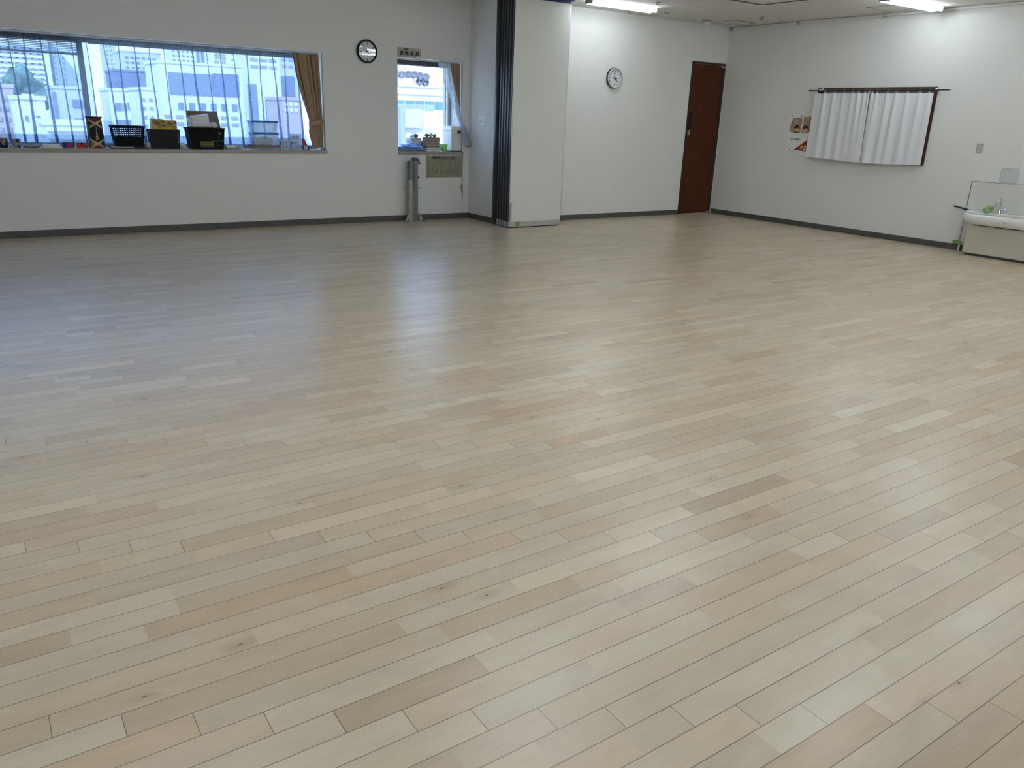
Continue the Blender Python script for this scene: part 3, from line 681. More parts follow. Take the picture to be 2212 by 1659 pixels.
m = MB(); m.poly([(5.334, 10.21, .008), (5.404, 10.21, .008), (5.395, 10.21, .03), (5.340, 10.21, .135)], (0, 1, 0), .008); m.build('gusset', M['steel_beige'], r)
m = MB(); m.box((5.105, 10.15, 0), (5.41, 10.36, .009)); m.build('base_plate', M['steel_beige'], r, bevel=.002)
for x, y in ((5.15, 10.18), (5.385, 10.17)):
    m = MB(); m.cyl((x, y, .009), (x, y, .04), .008, 8); m.cyl((x, y, .009), (x, y, .02), .015, 6); m.build('anchor_bolt', M['steel_dark'], r, smooth=True)
for z, x0, x1 in ((.812, 5.165, 5.215), (.762, 5.158, 5.20), (.812, 5.33, 5.365), (.845, 5.33, 5.35), (.612, 5.33, 5.348)):
    m = MB(); m.cyl((x0, 10.235, z), (x1, 10.235, z), .009, 8); m.cyl((x1-.012 if x0 > 5.3 else x0+.01, 10.235, z), (x1 if x0 > 5.3 else x0+.025, 10.235, z), .016, 6); m.build('bolt', M['steel_dark'], r, smooth=True)
for x0, x1 in ((5.113, 5.185), (5.334, 5.372)):
    m = MB(); m.box((x0, 10.22, .458), (x1, 10.26, .466)); m.build('stop_lever', M['steel_beige'], r, bevel=.001)

# ------------------------------------------------------------------ sheers, blinds and curtains of the long window
def sheer_panel(name, label, x0, x1, ztop, zbot, y, pitch, matl, sway=0., group=None, wob=.004, seed=1):
    rnd = random.Random(seed); m = MB(); n = max(1, int(round((x1-x0)/pitch))); pr = (x1-x0)/n
    offs = [rnd.uniform(-.018, .018) for _ in range(n+1)]; fw = [rnd.uniform(.7, 1.5) for _ in range(n+1)]; lean = [rnd.uniform(-.022, .03) for _ in range(n+1)]
    nv = 24
    def col(t):
        f = .008+.016*t**1.2; pts = []
        for i in range(n+1):
            xc = x0+i*pr+offs[i]*min(1, t*3)+lean[i]*t+sway*t
            k = f*fw[i]
            if i == 0: pts.append((xc, 0.))
            else:
                pts += [(xc-pr*.5, -.010-.006*math.sin(i*1.7)), (xc-k*.2, -.002), (xc+k*.5, 0), (xc+k*.2, .006), (xc-k*.5, .010), (xc+k*.1, .016), (xc+k*.5, .010)]
        return pts
    cols = [col(j/nv) for j in range(nv+1)]; w = len(cols[0])
    zs = [ztop+(zbot-ztop)*j/nv for j in range(nv+1)]
    vs = [(p[0], y+p[1]*(.6+.9*j/nv)+wob*math.sin(j*.5+p[0]*9), zs[j]) for j, c in enumerate(cols) for p in c]
    m.add(vs, [(j*w+i, j*w+i+1, (j+1)*w+i+1, (j+1)*w+i) for j in range(nv) for i in range(w-1)])
    o = m.build(name, matl, smooth=False); o.data.polygons.foreach_set('use_smooth', [True]*len(o.data.polygons))
    tag(o, label, 'curtain', group)
    h = MB()   # doubled hem along the bottom
    js = [j for j in range(nv+1) if zs[j] < zbot+.105]
    vs = [(p[0], y+.004+p[1]*(.6+.9*j/nv)+wob*math.sin(j*.5+p[0]*9), zs[j]) for j in js for p in cols[j]]
    h.add(vs, [(j*w+i, j*w+i+1, (j+1)*w+i+1, (j+1)*w+i) for j in range(len(js)-1) for i in range(w-1)])
    hm = h.build('hem', matl, o); hm.data.polygons.foreach_set('use_smooth', [True]*len(hm.data.polygons))
    return o
YS = YA+.262
sheer_panel('sheer_curtain', 'pale blue sheer curtain over the left part of the long window', -1.5, 1.368, 2.150, 1.012, YS, .155, M['sheer'], group='sheers of the long window', seed=3)
sheer_panel('sheer_curtain', 'pale blue sheer curtain over the right part of the long window', 1.376, 3.80, 2.150, 1.012, YS, .158, M['sheer'], sway=.03, group='sheers of the long window', seed=8)
for lb, x0, x1, y in (('front curtain rail along the top of the long window', W1[0], W1[1]-.01, YA+.13), ('rear curtain rail carrying the long window sheers', W1[0], W1[1]-.01, YA+.268), ('curtain rail along the top of the small window', W2[0]+.01, W2[1]-.01, YA+.11)):
    zt = (W1 if x1 < 5 else W2)[3]; m = MB(); m.box((x0, y-.012, zt-.018), (x1, y+.012, zt)); tag(m.build('curtain_rail', M['alu'], bevel=.001), lb, 'curtain rail', 'curtain rails')
# venetian blind half lowered at the left, and one fully raised
r = thing('venetian_blind', 'partly lowered venetian blind at the left of the long window', 'blind', (0, YA+.325, 2.16))
m = MB(); m.box((-1.55, YA+.305, 2.142), (1.31, YA+.345, 2.166)); m.build('head_rail', M['alu'], r)
for k in range(9):
    z = 2.128-.017*k
    m = MB(); m.poly([(-1.55, YA+.312, z-.0055), (1.31, YA+.312, z-.0055), (1.31, YA+.336, z+.0045), (-1.55, YA+.336, z+.0045)], (0, 0, 1), .0008); m.build('slat', M['alu'], r)
m = MB(); m.box((-1.55, YA+.31, 1.962), (1.312, YA+.34, 1.985)); m.build('bottom_rail', M['alu_dark'], r, bevel=.002)
m = MB()
for x in (-.9, .35, 1.22): m.box((x-.001, YA+.323, 1.98), (x+.001, YA+.325, 2.15))
m.build('ladder_cord', M['white'], r)
r = thing('venetian_blind', 'fully raised venetian blind across the right of the long window', 'blind', (2.7, YA+.325, 2.16))
m = MB(); m.box((1.38, YA+.305, 2.142), (3.99, YA+.345, 2.148)); m.build('head_rail', M['alu'], r)
m = MB()
for k in range(5): m.box((1.39, YA+.312, 2.108+.0065*k), (3.98, YA+.338, 2.1125+.0065*k))
m.build('slat_stack', M['alu'], r)
m = MB(); m.box((1.39, YA+.31, 2.092), (3.98, YA+.34, 2.107)); m.build('bottom_rail', M['alu_dark'], r, bevel=.002)

def curtain(name, label, rows, nf, amp, matl, y0=None, nu=90, group=None, solid=.002, sub=28, ph=0., sharp=1.):
    """rows: list of (z, x_left, x_right, y) from the top down, folds carried all the way"""
    m = MB()
    def at(t):
        q = t*(len(rows)-1); i = min(int(q), len(rows)-2); f = q-i; f = f*f*(3-2*f) if sharp else f
        return [a+(b-a)*f for a, b in zip(rows[i], rows[i+1])]
    def fn(u, v):
        z, xl, xr, y = at(v); w = xr-xl
        a = amp*(.55+.45*math.sin(u*9+1))*min(1, .35+w*1.6)
        s = math.sin(2*PI*nf*u+ph+.5*math.sin(v*5+u*4)); s = math.copysign(abs(s)**.8, s)
        return (xl+w*u+.25*amp*math.cos(2*PI*nf*u*1.0+ph), y+a*s, z)
    m.grid(fn, nu, sub)
    o = m.build(name, matl, smooth=False, solid=solid); o.data.polygons.foreach_set('use_smooth', [True]*len(o.data.polygons))
    return tag(o, label, 'curtain', group)
YC = YA+.068
c1 = curtain('tied_curtain', 'tan curtain gathered by a tieback at the right end of the long window', [(2.148, 3.665, 4.005, YC), (1.90, 3.70, 4.015, YC), (1.62, 3.765, 4.02, YC), (1.36, 3.845, 4.024, YC), (1.27, 3.855, 4.024, YC), (1.20, 3.838, 4.024, YC), (1.01, 3.878, 4.024, YC), (1.000, 3.879, 4.024, YC)], 6, .026, M['brown'], nu=120, sub=40)
m = MB(); n = 20
def tb(u, v):
    x = 3.838+(4.030-3.838)*u; zc = 1.283+.042*u+.006*math.sin(u*PI)
    return (x, YC-.040+.022*(2*u-1)**2*(.9), zc-.034+.068*v)
m.grid(tb, n, 4); m.build('tieback', M['brown'], c1, smooth=True, solid=.004)

# ------------------------------------------------------------------ small window: gathered sheer and tan curtain, blind box
def sweep_curtain(name, label, rows, nf, amp, matl, group=None, solid=0.0):
    return curtain(name, label, rows, nf, amp, matl, nu=100, group=group, solid=solid, sub=36, sharp=1.)
sweep_curtain('tan_curtain', 'tan curtain hanging at the right edge of the small window', [(2.160, 5.965, 6.122, YA+.07), (1.95, 6.00, 6.124, YA+.07), (1.70, 6.04, 6.124, YA+.07), (1.50, 6.065, 6.126, YA+.06), (1.34, 6.11, 6.15, YA+.0), (1.22, 6.14, 6.195, YA-.06), (1.08, 6.165, 6.228, YA-.095), (1.035, 6.168, 6.23, YA-.10)], 4, .016, M['brown'], solid=.002)
sweep_curtain('gathered_sheer', 'white sheer curtain swept aside over the bin at the small window', [(2.160, 5.765, 5.965, YA+.085), (2.00, 5.82, 6.00, YA+.08), (1.80, 5.895, 6.04, YA+.055), (1.62, 5.965, 6.075, YA+.015), (1.45, 6.02, 6.115, YA-.035), (1.30, 6.05, 6.150, YA-.085), (1.18, 6.075, 6.180, YA-.125), (1.06, 6.11, 6.185, YA-.145)], 5, .014, M['sheer2'])
r = thing('roller_blind', 'dark rolled-up blind at the top of the small window', 'blind', (5.6, YA+.22, 2.15))
m = MB(); m.box((W2[0]+.005, YA+.195, 2.112), (W2[1]-.01, YA+.245, 2.178)); m.build('blind_box', M['darkgrey'], r, bevel=.004)
m = MB(); m.box((W2[0]+.01, YA+.20, 2.100), (W2[1]-.015, YA+.23, 2.112)); m.build('bottom_bar', M['alu'], r)

# ------------------------------------------------------------------ small curtains on the right-hand wall
XF = XR-.062
r = thing('curtain_rod', 'dark green curtain rod across the brown-framed window on the right wall', 'curtain rod', (XF, 6.85, 1.993))
m = MB(); m.cyl((XF, 5.79, 1.993), (XF, 7.90, 1.993), .0095, 12); m.build('rod', M['rod'], r, smooth=True)
for y in (5.79, 7.90):
    m = MB(); m.sphere((XF, y, 1.993), .014, 12, 8); m.build('finial', M['alu'] if y < 6 else M['rod'], r, smooth=True)
for y in (5.965, 7.715):
    m = MB(); m.cyl((XR-.012, y, 2.012), (XF, y, 1.998), .007, 10); m.cyl((XR-.016, y, 2.014), (XR-.010, y, 2.014), .017, 14); m.sphere((XF-.008, y, 2.004), .014, 10, 8); m.build('bracket', M['white'], r, smooth=True)
def cafe(label, y0, y1, yb0, yb1, ring_y, seed):
    rnd = random.Random(seed); m = MB(); nu, nv = 110, 26; zt, zb = 1.962, 1.030
    pl = [(q-y0)/(y1-y0) for q in ring_y]
    amps = [rnd.uniform(.7, 1.35) for _ in pl]; dr = [rnd.uniform(-.025, .025) for _ in pl]
    def fn(u, v):
        ya = y0+(y1-y0)*u; yb_ = yb0+(yb1-yb0)*u; y = ya+(yb_-ya)*v
        d = 0.; sag = 0.
        for p, a, q in zip(pl, amps, dr):
            e = (u-p-q*v)/(.022+.045*v); d += a*(.013+.005*v)*math.exp(-e*e)
        if v < .08: sag = -.010*math.sin(PI*min([abs(u-p) for p in pl])/(.5/len(pl)) * .5)*(1-v/.08)
        return (XF-.004-d-.012*v+.003*math.sin(u*40)*v, y, zt+(zb-zt)*v+sag-.012*v*math.sin(u*3+seed))
    m.grid(fn, nu, nv)
    o = m.build('cafe_curtain', M['cafe'], smooth=False); o.data.polygons.foreach_set('use_smooth', [True]*len(o.data.polygons)); tag(o, label, 'curtain', 'small white curtains on the rod')
    h = MB(); k = lambda u, v: tuple(a+b for a, b in zip(fn(u, 1-.075*(1-v)), (-.0025, 0, 0)))
    h.grid(k, nu, 4); hm = h.build('hem', M['cafe'], o); hm.data.polygons.foreach_set('use_smooth', [True]*len(hm.data.polygons))
    for y in ring_y:
        g = MB(); g.tube([(XF+.0*math.cos(t)+.004*math.sin(t), y+.018*math.cos(t), 1.987+.018*math.sin(t)) for t in [2*PI*i/14 for i in range(14)]], .0028, 6, closed=True)
        g.tube([(XF-.006, y, 1.969), (XF-.014, y-.004, 1.955), (XF-.022, y, 1.930)], .0022, 6); g.build('ring', M['white'], o, smooth=True)
    return o
cafe('left white curtain of the pair on the right wall', 6.905, 7.795, 6.865, 7.800, (7.63, 7.47, 7.32, 7.18, 7.08, 6.985, 6.92), 2)
cafe('right white curtain of the pair on the right wall', 5.99, 6.895, 5.975, 6.860, (6.868, 6.80, 6.64, 6.51, 6.35, 6.18, 6.05), 5)

# posters beside them
XP = XR-.003
def rp_(y, z): return (XP-.0008, y, z)
r = thing('children_poster', 'poster of two drawn dark-haired children on brown ground, left of the curtains', 'poster', (XR, 8.02, 1.5), 'posters left of the white curtains')
m = MB(); m.box((XP, 7.80, 1.355), (XR, 8.228, 1.655)); m.build('sheet', M['paper'], r)
m = MB(); m.add([rp_(8.205, 1.40), rp_(8.01, 1.395), rp_(8.005, 1.46), rp_(7.995, 1.53), rp_(8.005, 1.60), rp_(8.06, 1.61), rp_(8.17, 1.605), rp_(8.195, 1.53), rp_(8.215, 1.44)], [tuple(range(9))])
m.add([rp_(7.985, 1.385), rp_(7.81, 1.395), rp_(7.81, 1.635), rp_(7.98, 1.625), rp_(7.975, 1.53), rp_(7.985, 1.45)], [tuple(range(6))]); m.build('printed_backdrop', M['posterbg'], r)
for cy in (8.078, 7.925):
    m = MB(); m.add([(XP-.0016, cy+.050*math.cos(t), 1.435+.042*math.sin(t)) for t in [2*PI*i/20 for i in range(20)]], [tuple(range(20))]); m.build('drawn_face', M['skin'], r)
    m = MB(); m.add([(XP-.0022, cy+.057*math.cos(t), 1.448+.052*math.sin(t)) for t in [PI*i/12 for i in range(13)]]+[(XP-.0022, cy-.03, 1.462), (XP-.0022, cy+.01, 1.455)], [tuple(range(15))])
    if cy < 8: m.add([(XP-.0022, cy-.058+.014*math.cos(t), 1.425+.016*math.sin(t)) for t in [2*PI*i/10 for i in range(10)]], [tuple(range(10))])
    else: m.add([(XP-.0022, cy+.055*math.cos(t), 1.405+.018*math.sin(t)) for t in [PI+PI*i/8 for i in range(9)]], [tuple(range(9))])
    m.build('drawn_hair', M['hair'], r)
m = MB()
for y, z, h in ((8.19, 1.618, .03), (8.03, 1.62, .03)): m.add([rp_(y, z), rp_(y-.012, z), rp_(y-.012, z+h), rp_(y, z+h)], [(0, 1, 2, 3)])
m.build('print_marks', M['ink'], r)
r = thing('triangle_poster', 'white poster with a red triangle and a line of characters, left of the curtains', 'poster', (XR, 8.02, 1.22), 'posters left of the white curtains')
m = MB(); m.box((XP, 7.835, 1.082), (XR, 8.235, 1.352)); m.build('sheet', M['paper'], r)
m = MB(); put_text(m, 'こまめに手洗い', .033, (XP-.0008, 8.085, 1.292), (0, -1, 0), (0, 0, 1), .001, .20); m.build('lettering', M['ink'], r)
m = MB(); m.add([rp_(8.08, 1.142), rp_(7.86, 1.122), rp_(7.858, 1.295)], [(0, 1, 2)]); m.build('red_triangle', M['postred'], r)
m = MB(); m.add([(XP-.0014, 7.945+.024*math.cos(t), 1.180+.03*math.sin(t)) for t in [2*PI*i/14 for i in range(14)]], [tuple(range(14))]); m.build('yellow_shape', M['postyel'], r)
m = MB(); m.add([(XP-.0014, 7.887+.02*math.cos(t), 1.192+.018*math.sin(t)) for t in [2*PI*i/14 for i in range(14)]], [tuple(range(14))]); m.add([(XP-.0014, 7.905, 1.17), (XP-.0014, 7.868, 1.17), (XP-.0014, 7.872, 1.13), (XP-.0014, 7.9, 1.13)], [(0, 1, 2, 3)]); m.build('pale_shape', M['postblue'], r)
m = MB()
for k in range(9): y = 8.19-.04*k; m.add([rp_(y, 1.106), rp_(y-.012, 1.105), rp_(y-.012, 1.116), rp_(y, 1.117)], [(0, 1, 2, 3)])
m.add([rp_(8.165, 1.135), rp_(8.145, 1.134), rp_(8.145, 1.155), rp_(8.165, 1.156)], [(0, 1, 2, 3)]); m.build('small_print', M['inkgrey'], r)

# switch plate and clear plastic plate
r = thing('light_switch', 'beige light switch plate on the right wall above the sink', 'light switch', (XR, 5.29, 1.292))
m = MB(); m.box((XR-.008, 5.252, 1.232), (XR, 5.330, 1.352)); m.build('plate', M['switch'], r, bevel=.003)
for z in (1.252, 1.302):
    m = MB(); m.box((XR-.012, 5.274, z), (XR-.008, 5.308, z+.03)); m.build('key', M['switchkey'], r, bevel=.002)
r = thing('clear_plate', 'clear rounded plastic plate stuck on the wall above the basin', 'plastic plate', (XR, 4.86, .99))
m = MB(); pts = []
for cy, cz, a0 in ((4.775, 1.05, 0), (4.775+.165, 1.05, PI/2), (4.94, .925, PI), (4.775, .925, 1.5*PI)):
    for i in range(5):
        t = a0+PI/2*i/4; pts.append((XR-.004, cy-.022*math.cos(t), cz+.022*math.sin(t)))
pts = [(XR-.004, 4.86-(p[1]-4.86), p[2]) for p in pts]
m.poly(pts, (1, 0, 0), .003); m.build('sheet', clear_mat('tinted_acrylic', (.99, .995, 1.0), .14, .05, .05, (.80, .85, .92)), r)
ring = [Vector(p) for p in pts]; m = MB(); m.tube(ring, .0018, 6, closed=True); m.build('edge', M['grey'], r)

# ------------------------------------------------------------------ sink unit
r = thing('wash_basin_unit', 'long white wash basin on a beige cabinet at the right edge', 'wash basin', (10.6, 4.2, 0))
SY0, SY1 = 3.35, 5.085
m = MB(); m.box((10.445, SY0, .03), (10.735, SY1, .43)); m.build('cabinet', M['cabinet'], r, bevel=.006)
m = MB(); m.box((10.47, SY0+.02, 0), (10.735, SY1-.02, .03)); m.build('toe_kick', M['steel_dark'], r)
m = MB(); m.box((10.438, SY0+.02, .378), (10.446, SY1-.08, .390)); m.build('shadow_strip', M['black'], r)  # solid black strip drawn as the shade in the joint under the basin
def outline(inset, n=8):
    x0, x1, ya, yb, rr = 10.365+inset, 10.738-min(inset, .03), SY0-.08+inset, 5.262-inset, max(.05, .335-inset)
    pts = [(x1, ya), ]
    pts += [(x0+.03, ya), (x0, ya+.03)]
    for i in range(n+1):
        t = PI+(-PI/2)*i/n; pts.append((x0+rr+rr*math.cos(t), yb-rr+rr*math.sin(t)))
    pts.append((x1, yb))
    return pts
lv = [(.385, .075), (.395, .045), (.415, .02), (.445, .004), (.48, 0), (.505, .004), (.516, .014), (.518, .026), (.512, .040), (.485, .055), (.445, .075), (.425, .11)]
m = MB(); loops = [[(x, y, z) for x, y in outline(i_)] for z, i_ in lv]; k = len(loops[0])
m.add([p for l in loops for p in l], [(a*k+i, a*k+(i+1) % k, (a+1)*k+(i+1) % k, (a+1)*k+i) for a in range(len(loops)-1) for i in range(k)]+[tuple(range((len(loops)-1)*k, len(loops)*k)), tuple(reversed(range(k)))])
m.build('basin', M['whitegloss'], r, smooth=True)
m = MB(); m.box((10.66, SY0-.06, .50), (10.738, 5.25, .53)); m.build('tap_ledge', M['whitegloss'], r, bevel=.008)
m = MB(); m.cyl((10.372, 4.62, .455), (10.366, 4.62, .457), .016, 12); m.build('maker_badge', M['grey'], r)
def faucet(y):
    m = MB(); m.lathe([(.026, .528), (.026, .535), (.019, .55), (.017, .60)], (10.69, y, 0), seg=16); f = m.build('faucet', M['chrome'], r, smooth=True)
    m = MB(); pts = [(10.69, y, .585), (10.69, y, .65)]+[(10.69-.052+.052*math.cos(t), y+.0, .665+.052*math.sin(t)) for t in [PI*i/8 for i in range(9)]]+[(10.585, y, .64), (10.583, y, .612)]
    m.tube(pts, [.011]*(len(pts)-2)+[.012, .012], 10); m.build('spout', M['chrome'], f, smooth=True)
    m = MB(); m.cyl((10.69, y, .575), (10.69, y-.055, .578), .012, 10); m.lathe([(0, 0), (.018, .002), (.022, .012), (.018, .024), (0, .026)], (10.69, y-.055, .568), seg=10); m.build('tap_handle', M['chrome'], f, smooth=True)
for y in (4.855, 4.43, 4.0): faucet(y)
r = thing('splash_board', 'clear splash panel on the wall behind the wash basin', 'splash panel', (XR, 4.3, .5))
m = MB(); m.box((XR-.012, SY0-.2, .09), (XR-.001, 5.288, .889)); m.build('board', mat('pale_splash_board', (.70, .70, .655), .18), r)
m = MB(); m.box((XR-.014, 5.286, .09), (XR-.001, 5.293, .892)); m.build('edge_trim', M['steel_dark'], r)
m = MB(); m.box((XR-.014, SY0-.2, .888), (XR-.001, 5.293, .894)); m.build('top_trim', M['grey'], r)
m = MB(); m.cyl((XR-.03, 5.272, 0), (XR-.03, 5.272, .105), .012, 12); tag(m.build('drain_pipe', M['white'], smooth=True), 'short white pipe rising from the floor beside the basin cabinet', 'pipe')
m = MB(); m.box((XR-.047, 5.24, .088), (XR-.0435, 5.36, .128)); m.box((XR-.0435, 5.31, .088), (XR-.001, 5.36, .128)); tag(m.build('tape_strip', M['green_tape'], bevel=.001), 'strip of green tape over the pipe beside the basin cabinet', 'tape')
m = MB(); m.tube([(XR-.022, 5.255, .530), (XR-.022, 5.30, .537), (XR-.022, 5.37, .551), (XR-.022, 5.445, .559)], [.011, .012, .009, .010], 10); r = tag(m.build('towel_bar', M['black'], smooth=True), 'black towel bar sticking out beside the basin splash panel', 'towel bar')
m = MB(); m.box((XR-.02, 5.42, .548), (XR-.0, 5.44, .568)); m.build('bracket', M['black'], r)
r = thing('soap_net', 'green net bag with soap on the basin ledge', 'soap net', (10.63, 4.985, .53))
m = MB(); m.sphere((10.655, 4.985, .562), .046, 12, 8, jit=.06, sc=(.7, 1.1, .85)); m.build('soap', M['soap'], r, smooth=True)
m = MB()
for i in range(7):
    t = i*PI/7; m.tube([(10.655+.038*math.cos(t)*math.cos(q), 4.985+.054*math.sin(t)*math.cos(q)-.03*max(0, math.sin(q)), .566+.042*math.sin(q)) for q in [2*PI*j/12 for j in range(12)]], .004, 5, closed=True)
m.sphere((10.655, 4.945, .585), .030, 10, 6, jit=.15); m.build('net', M['netgreen'], r, smooth=True)

# ------------------------------------------------------------------ things on the long sill
def pattern_cup(label, x, y, rad, h, mats, seed):
    rnd = random.Random(seed); cells = {}
    def mf(a, b):
        key = (int(a*9+b*2.5), int(b*4+a*1.3)); 
        if key not in cells: cells[key] = 0 if rnd.random() < .66 else rnd.choice((1, 2))
        return cells[key]
    r = thing('patterned_pot', label, 'pot', (x, y, Z1), 'dark patterned pots')
    m = MB(); m.lathe([(rad*.86, 0)]+[(rad*(.88+.14*i/10), h*i/10) for i in range(11)]+[(rad*.92, h), (rad*.86, h*.3)], (x, y, Z1), seg=36, matf=mf); m.build('body', mats, r, smooth=True)
M['potgrey'] = mat('pale_grey_motif', (.30, .28, .29), .8)
pattern_cup('dark patterned pot at the left end of the long sill', .408, YA+.055, .043, .100, [M['blackmat'], M['potgrey'], M['brownprint']], 4)
pattern_cup('dark teal patterned pot standing right of the other patterned pot', .530, YA+.055, .041, .090, [mat('dark_teal_cloth', (.010, .022, .034), .85), M['potgrey'], M['potgrey']], 9)
def blob(name, label, cat, c, size, matl, jit=.12, seg=16, group=None, seed=0):
    random.seed(seed+11); m = MB(); m.sphere((c[0], c[1], c[2]+size[2]), 1, seg, 9, jit=jit, sc=size)
    zmin = c[2]; m.v = [(x, y, max(z, zmin)) for x, y, z in m.v]
    return tag(m.build(name, matl, smooth=True), label, cat, group)
blob('cloth_pouch', 'flat grey cloth pouch between the dark pots and the white boxes', 'pouch', (.672, YA+.06, Z1), (.090, .05, .022), M['pouch'], .08, 22)
m = MB(); m.box((.778, YA+.01, Z1), (.950, YA+.13, Z1+.019)); tag(m.build('paper_box', M['paper'], bevel=.002), 'lower of two flat white boxes near the left of the long sill', 'box', 'flat white boxes')
m = MB(); m.box((.772, YA+.012, Z1+.019), (.938, YA+.13, Z1+.041)); tag(m.build('paper_box', M['paper'], bevel=.002), 'upper of two flat white boxes near the left of the long sill', 'box', 'flat white boxes')
for lb, x, c in (('small white crumpled tissue left of the dark teal pot', .47, .018), ('small white crumpled tissue right of the dark teal pot', .595, .016)):
    blob('tissue', lb, 'tissue', (x, YA+.075, Z1), (c, .02, c*.9), M['paper'], .2, 10, 'crumpled tissues')
r = thing('gift_box', 'small navy box with a magenta front on the long sill', 'box', (1.02, YA+.05, Z1), 'small coloured boxes'); m = MB(); m.box((.968, YA+.012, Z1), (1.082, YA+.09, Z1+.064)); m.build('box', M['navy'], r, bevel=.002)
m = MB(); m.box((1.005, YA+.0105, Z1+.002), (1.066, YA+.012, Z1+.060)); m.build('printed_front', M['magenta'], r)
r = thing('gift_box', 'small red box with a beige side left of the patterned drum', 'box', (1.16, YA+.05, Z1), 'small coloured boxes'); m = MB(); m.box((1.110, YA+.012, Z1), (1.213, YA+.09, Z1+.060)); m.build('box', M['red'], r, bevel=.002)
m = MB(); m.box((1.1085, YA+.013, Z1+.001), (1.110, YA+.09, Z1+.058)); m.build('side', M['cream'], r)
m = MB(); m.add([(1.14, YA+.0115, Z1+.058), (1.175, YA+.0115, Z1+.058), (1.157, YA+.0115, Z1+.025)], [(0, 1, 2)]); m.add([(1.185, YA+.0115, Z1+.02), (1.205, YA+.0115, Z1+.02), (1.205, YA+.0115, Z1+.045)], [(0, 1, 2)]); m.build('motif', M['blackmat'], r)
# patterned drum: crossing cream bands on black, red wedges
def drum_mat(a, b):
    th = ((a*2*PI+PI/2+PI) % (2*PI))-PI            # 0 faces the room (-y)
    u = th/.95; v = b
    if v > .955: return 2
    def band(v0, v1, s):                        # diagonal line between heights
        c = v0+(v1-v0)*(u*s*.5+.5); return abs(v-c) < .035
    if abs(u) > 1.05: return 3 if (int(a*16)+int(b*8)) % 2 else 0
    if band(.92, .66, 1) or band(.92, .66, -1) or band(.28, .0, 1) or band(.28, .0, -1): return 1
    if v > .78 and v > .79+.13*abs(u): return 2
    if v < .13-.13*abs(u): return 2
    if v < .22 and u < -.3: return 3
    if .23 < v < .72 and abs(u) < .06+.32*max(0, (.55-v))**1.2*2 and not (v < .30 and abs(u) < .12): return 4
    return 0
M['tanfig'] = mat('tan_woven_figure', (.40, .25, .14), .85)
r = thing('patterned_drum', 'tall black drum with crossed cream bands on the long sill', 'drum', (1.335, YA+.09, Z1))
m = MB(); m.lathe([(.083+.004*math.cos(i/40*PI), .335*i/40) for i in range(41)], (1.322, YA+.095, Z1), seg=96, matf=drum_mat); m.build('body', [M['blackmat'], M['cream'], M['maroon'], M['olive'], M['tanfig']], r, smooth=True)
m = MB(); m.lathe([(.086, .333), (.088, .338), (.086, .345), (0, .345)], (1.322, YA+.095, Z1), seg=48); m.build('rim', M['blackmat'], r, smooth=True)
# trays and slotted basket
r = thing('flat_tray', 'flat black tray under the slotted black basket', 'tray', (1.63, YA+.1, Z1)); m = MB(); m.box((1.455, YA+.01, Z1), (1.86, YA+.21, Z1+.012)); m.build('plate', M['blackcrate'], r, bevel=.003)
m = MB(); m.box((1.475, YA+.006, Z1+.012), (1.70, YA+.20, Z1+.020)); m.build('paper_liner', M['greypaper'], r)
r = thing('slotted_basket', 'black plastic basket with rows of slots on the long sill', 'basket', (1.66, YA+.12, Z1+.02))
zb, zt = Z1+.02, Z1+.250; cx, cy = 1.662, YA+.115
def bx(s, t, e): # point on basket wall, s corner fraction around, t height
    hx, hy = .150+.022*t, .080+.012*t; return hx, hy
m = MB(); m.frustum((cx, cy), (.150, .080), (.160, .0855), zb, zb+.105, wall=.003); m.build('lower_wall', M['blackcrate'], r)
m = MB()
for k in range(7):
    t = .46+.54*k/6; hx, hy = .150+.022*t, .080+.012*t; z = zb+.23*t
    q = [(-1,-1),(1,-1),(1,1),(-1,1)]; pts = [(cx+a*hx, cy+b*hy, z) for a, b in q]
    for i in range(4): m.cyl(pts[i], pts[(i+1) % 4], .0045 if k == 6 else .0038, 6)
for i in range(15):
    f = -1+2*i/14
    for sy in (-1, 1): m.cyl((cx+f*.159, cy+sy*.085, zb+.10), (cx+f*.172, cy+sy*.092, zt), .0030, 5)
for i in range(8):
    f = -1+2*i/7
    for sx in (-1, 1): m.cyl((cx+sx*.159, cy+f*.085, zb+.10), (cx+sx*.172, cy+f*.092, zt), .0030, 5)
m.build('slotted_wall', M['blackcrate'], r)
m = MB(); pts = [(cx+a*.176, cy+b*.095) for a, b in ((-1,-1),(1,-1),(1,1),(-1,1))]
for i in range(4): m.box((min(pts[i][0], pts[(i+1) % 4][0])-.004, min(pts[i][1], pts[(i+1) % 4][1])-.004, zt-.012), (max(pts[i][0], pts[(i+1) % 4][0])+.004, max(pts[i][1], pts[(i+1) % 4][1])+.004, zt+.004))
m.build('rim', M['blackcrate'], r, bevel=.002)
blob('plastic_bag', 'crumpled white plastic bag between the slotted basket and the black bin', 'plastic bag', (1.868, YA+.10, Z1), (.036, .05, .036), M['bag'], .18, 14, 'white plastic bags', 3)
blob('plastic_bag', 'crumpled white plastic bag between the black bin and the black crate', 'plastic bag', (2.255, YA+.09, Z1), (.048, .05, .034), M['bag'], .18, 14, 'white plastic bags', 5)
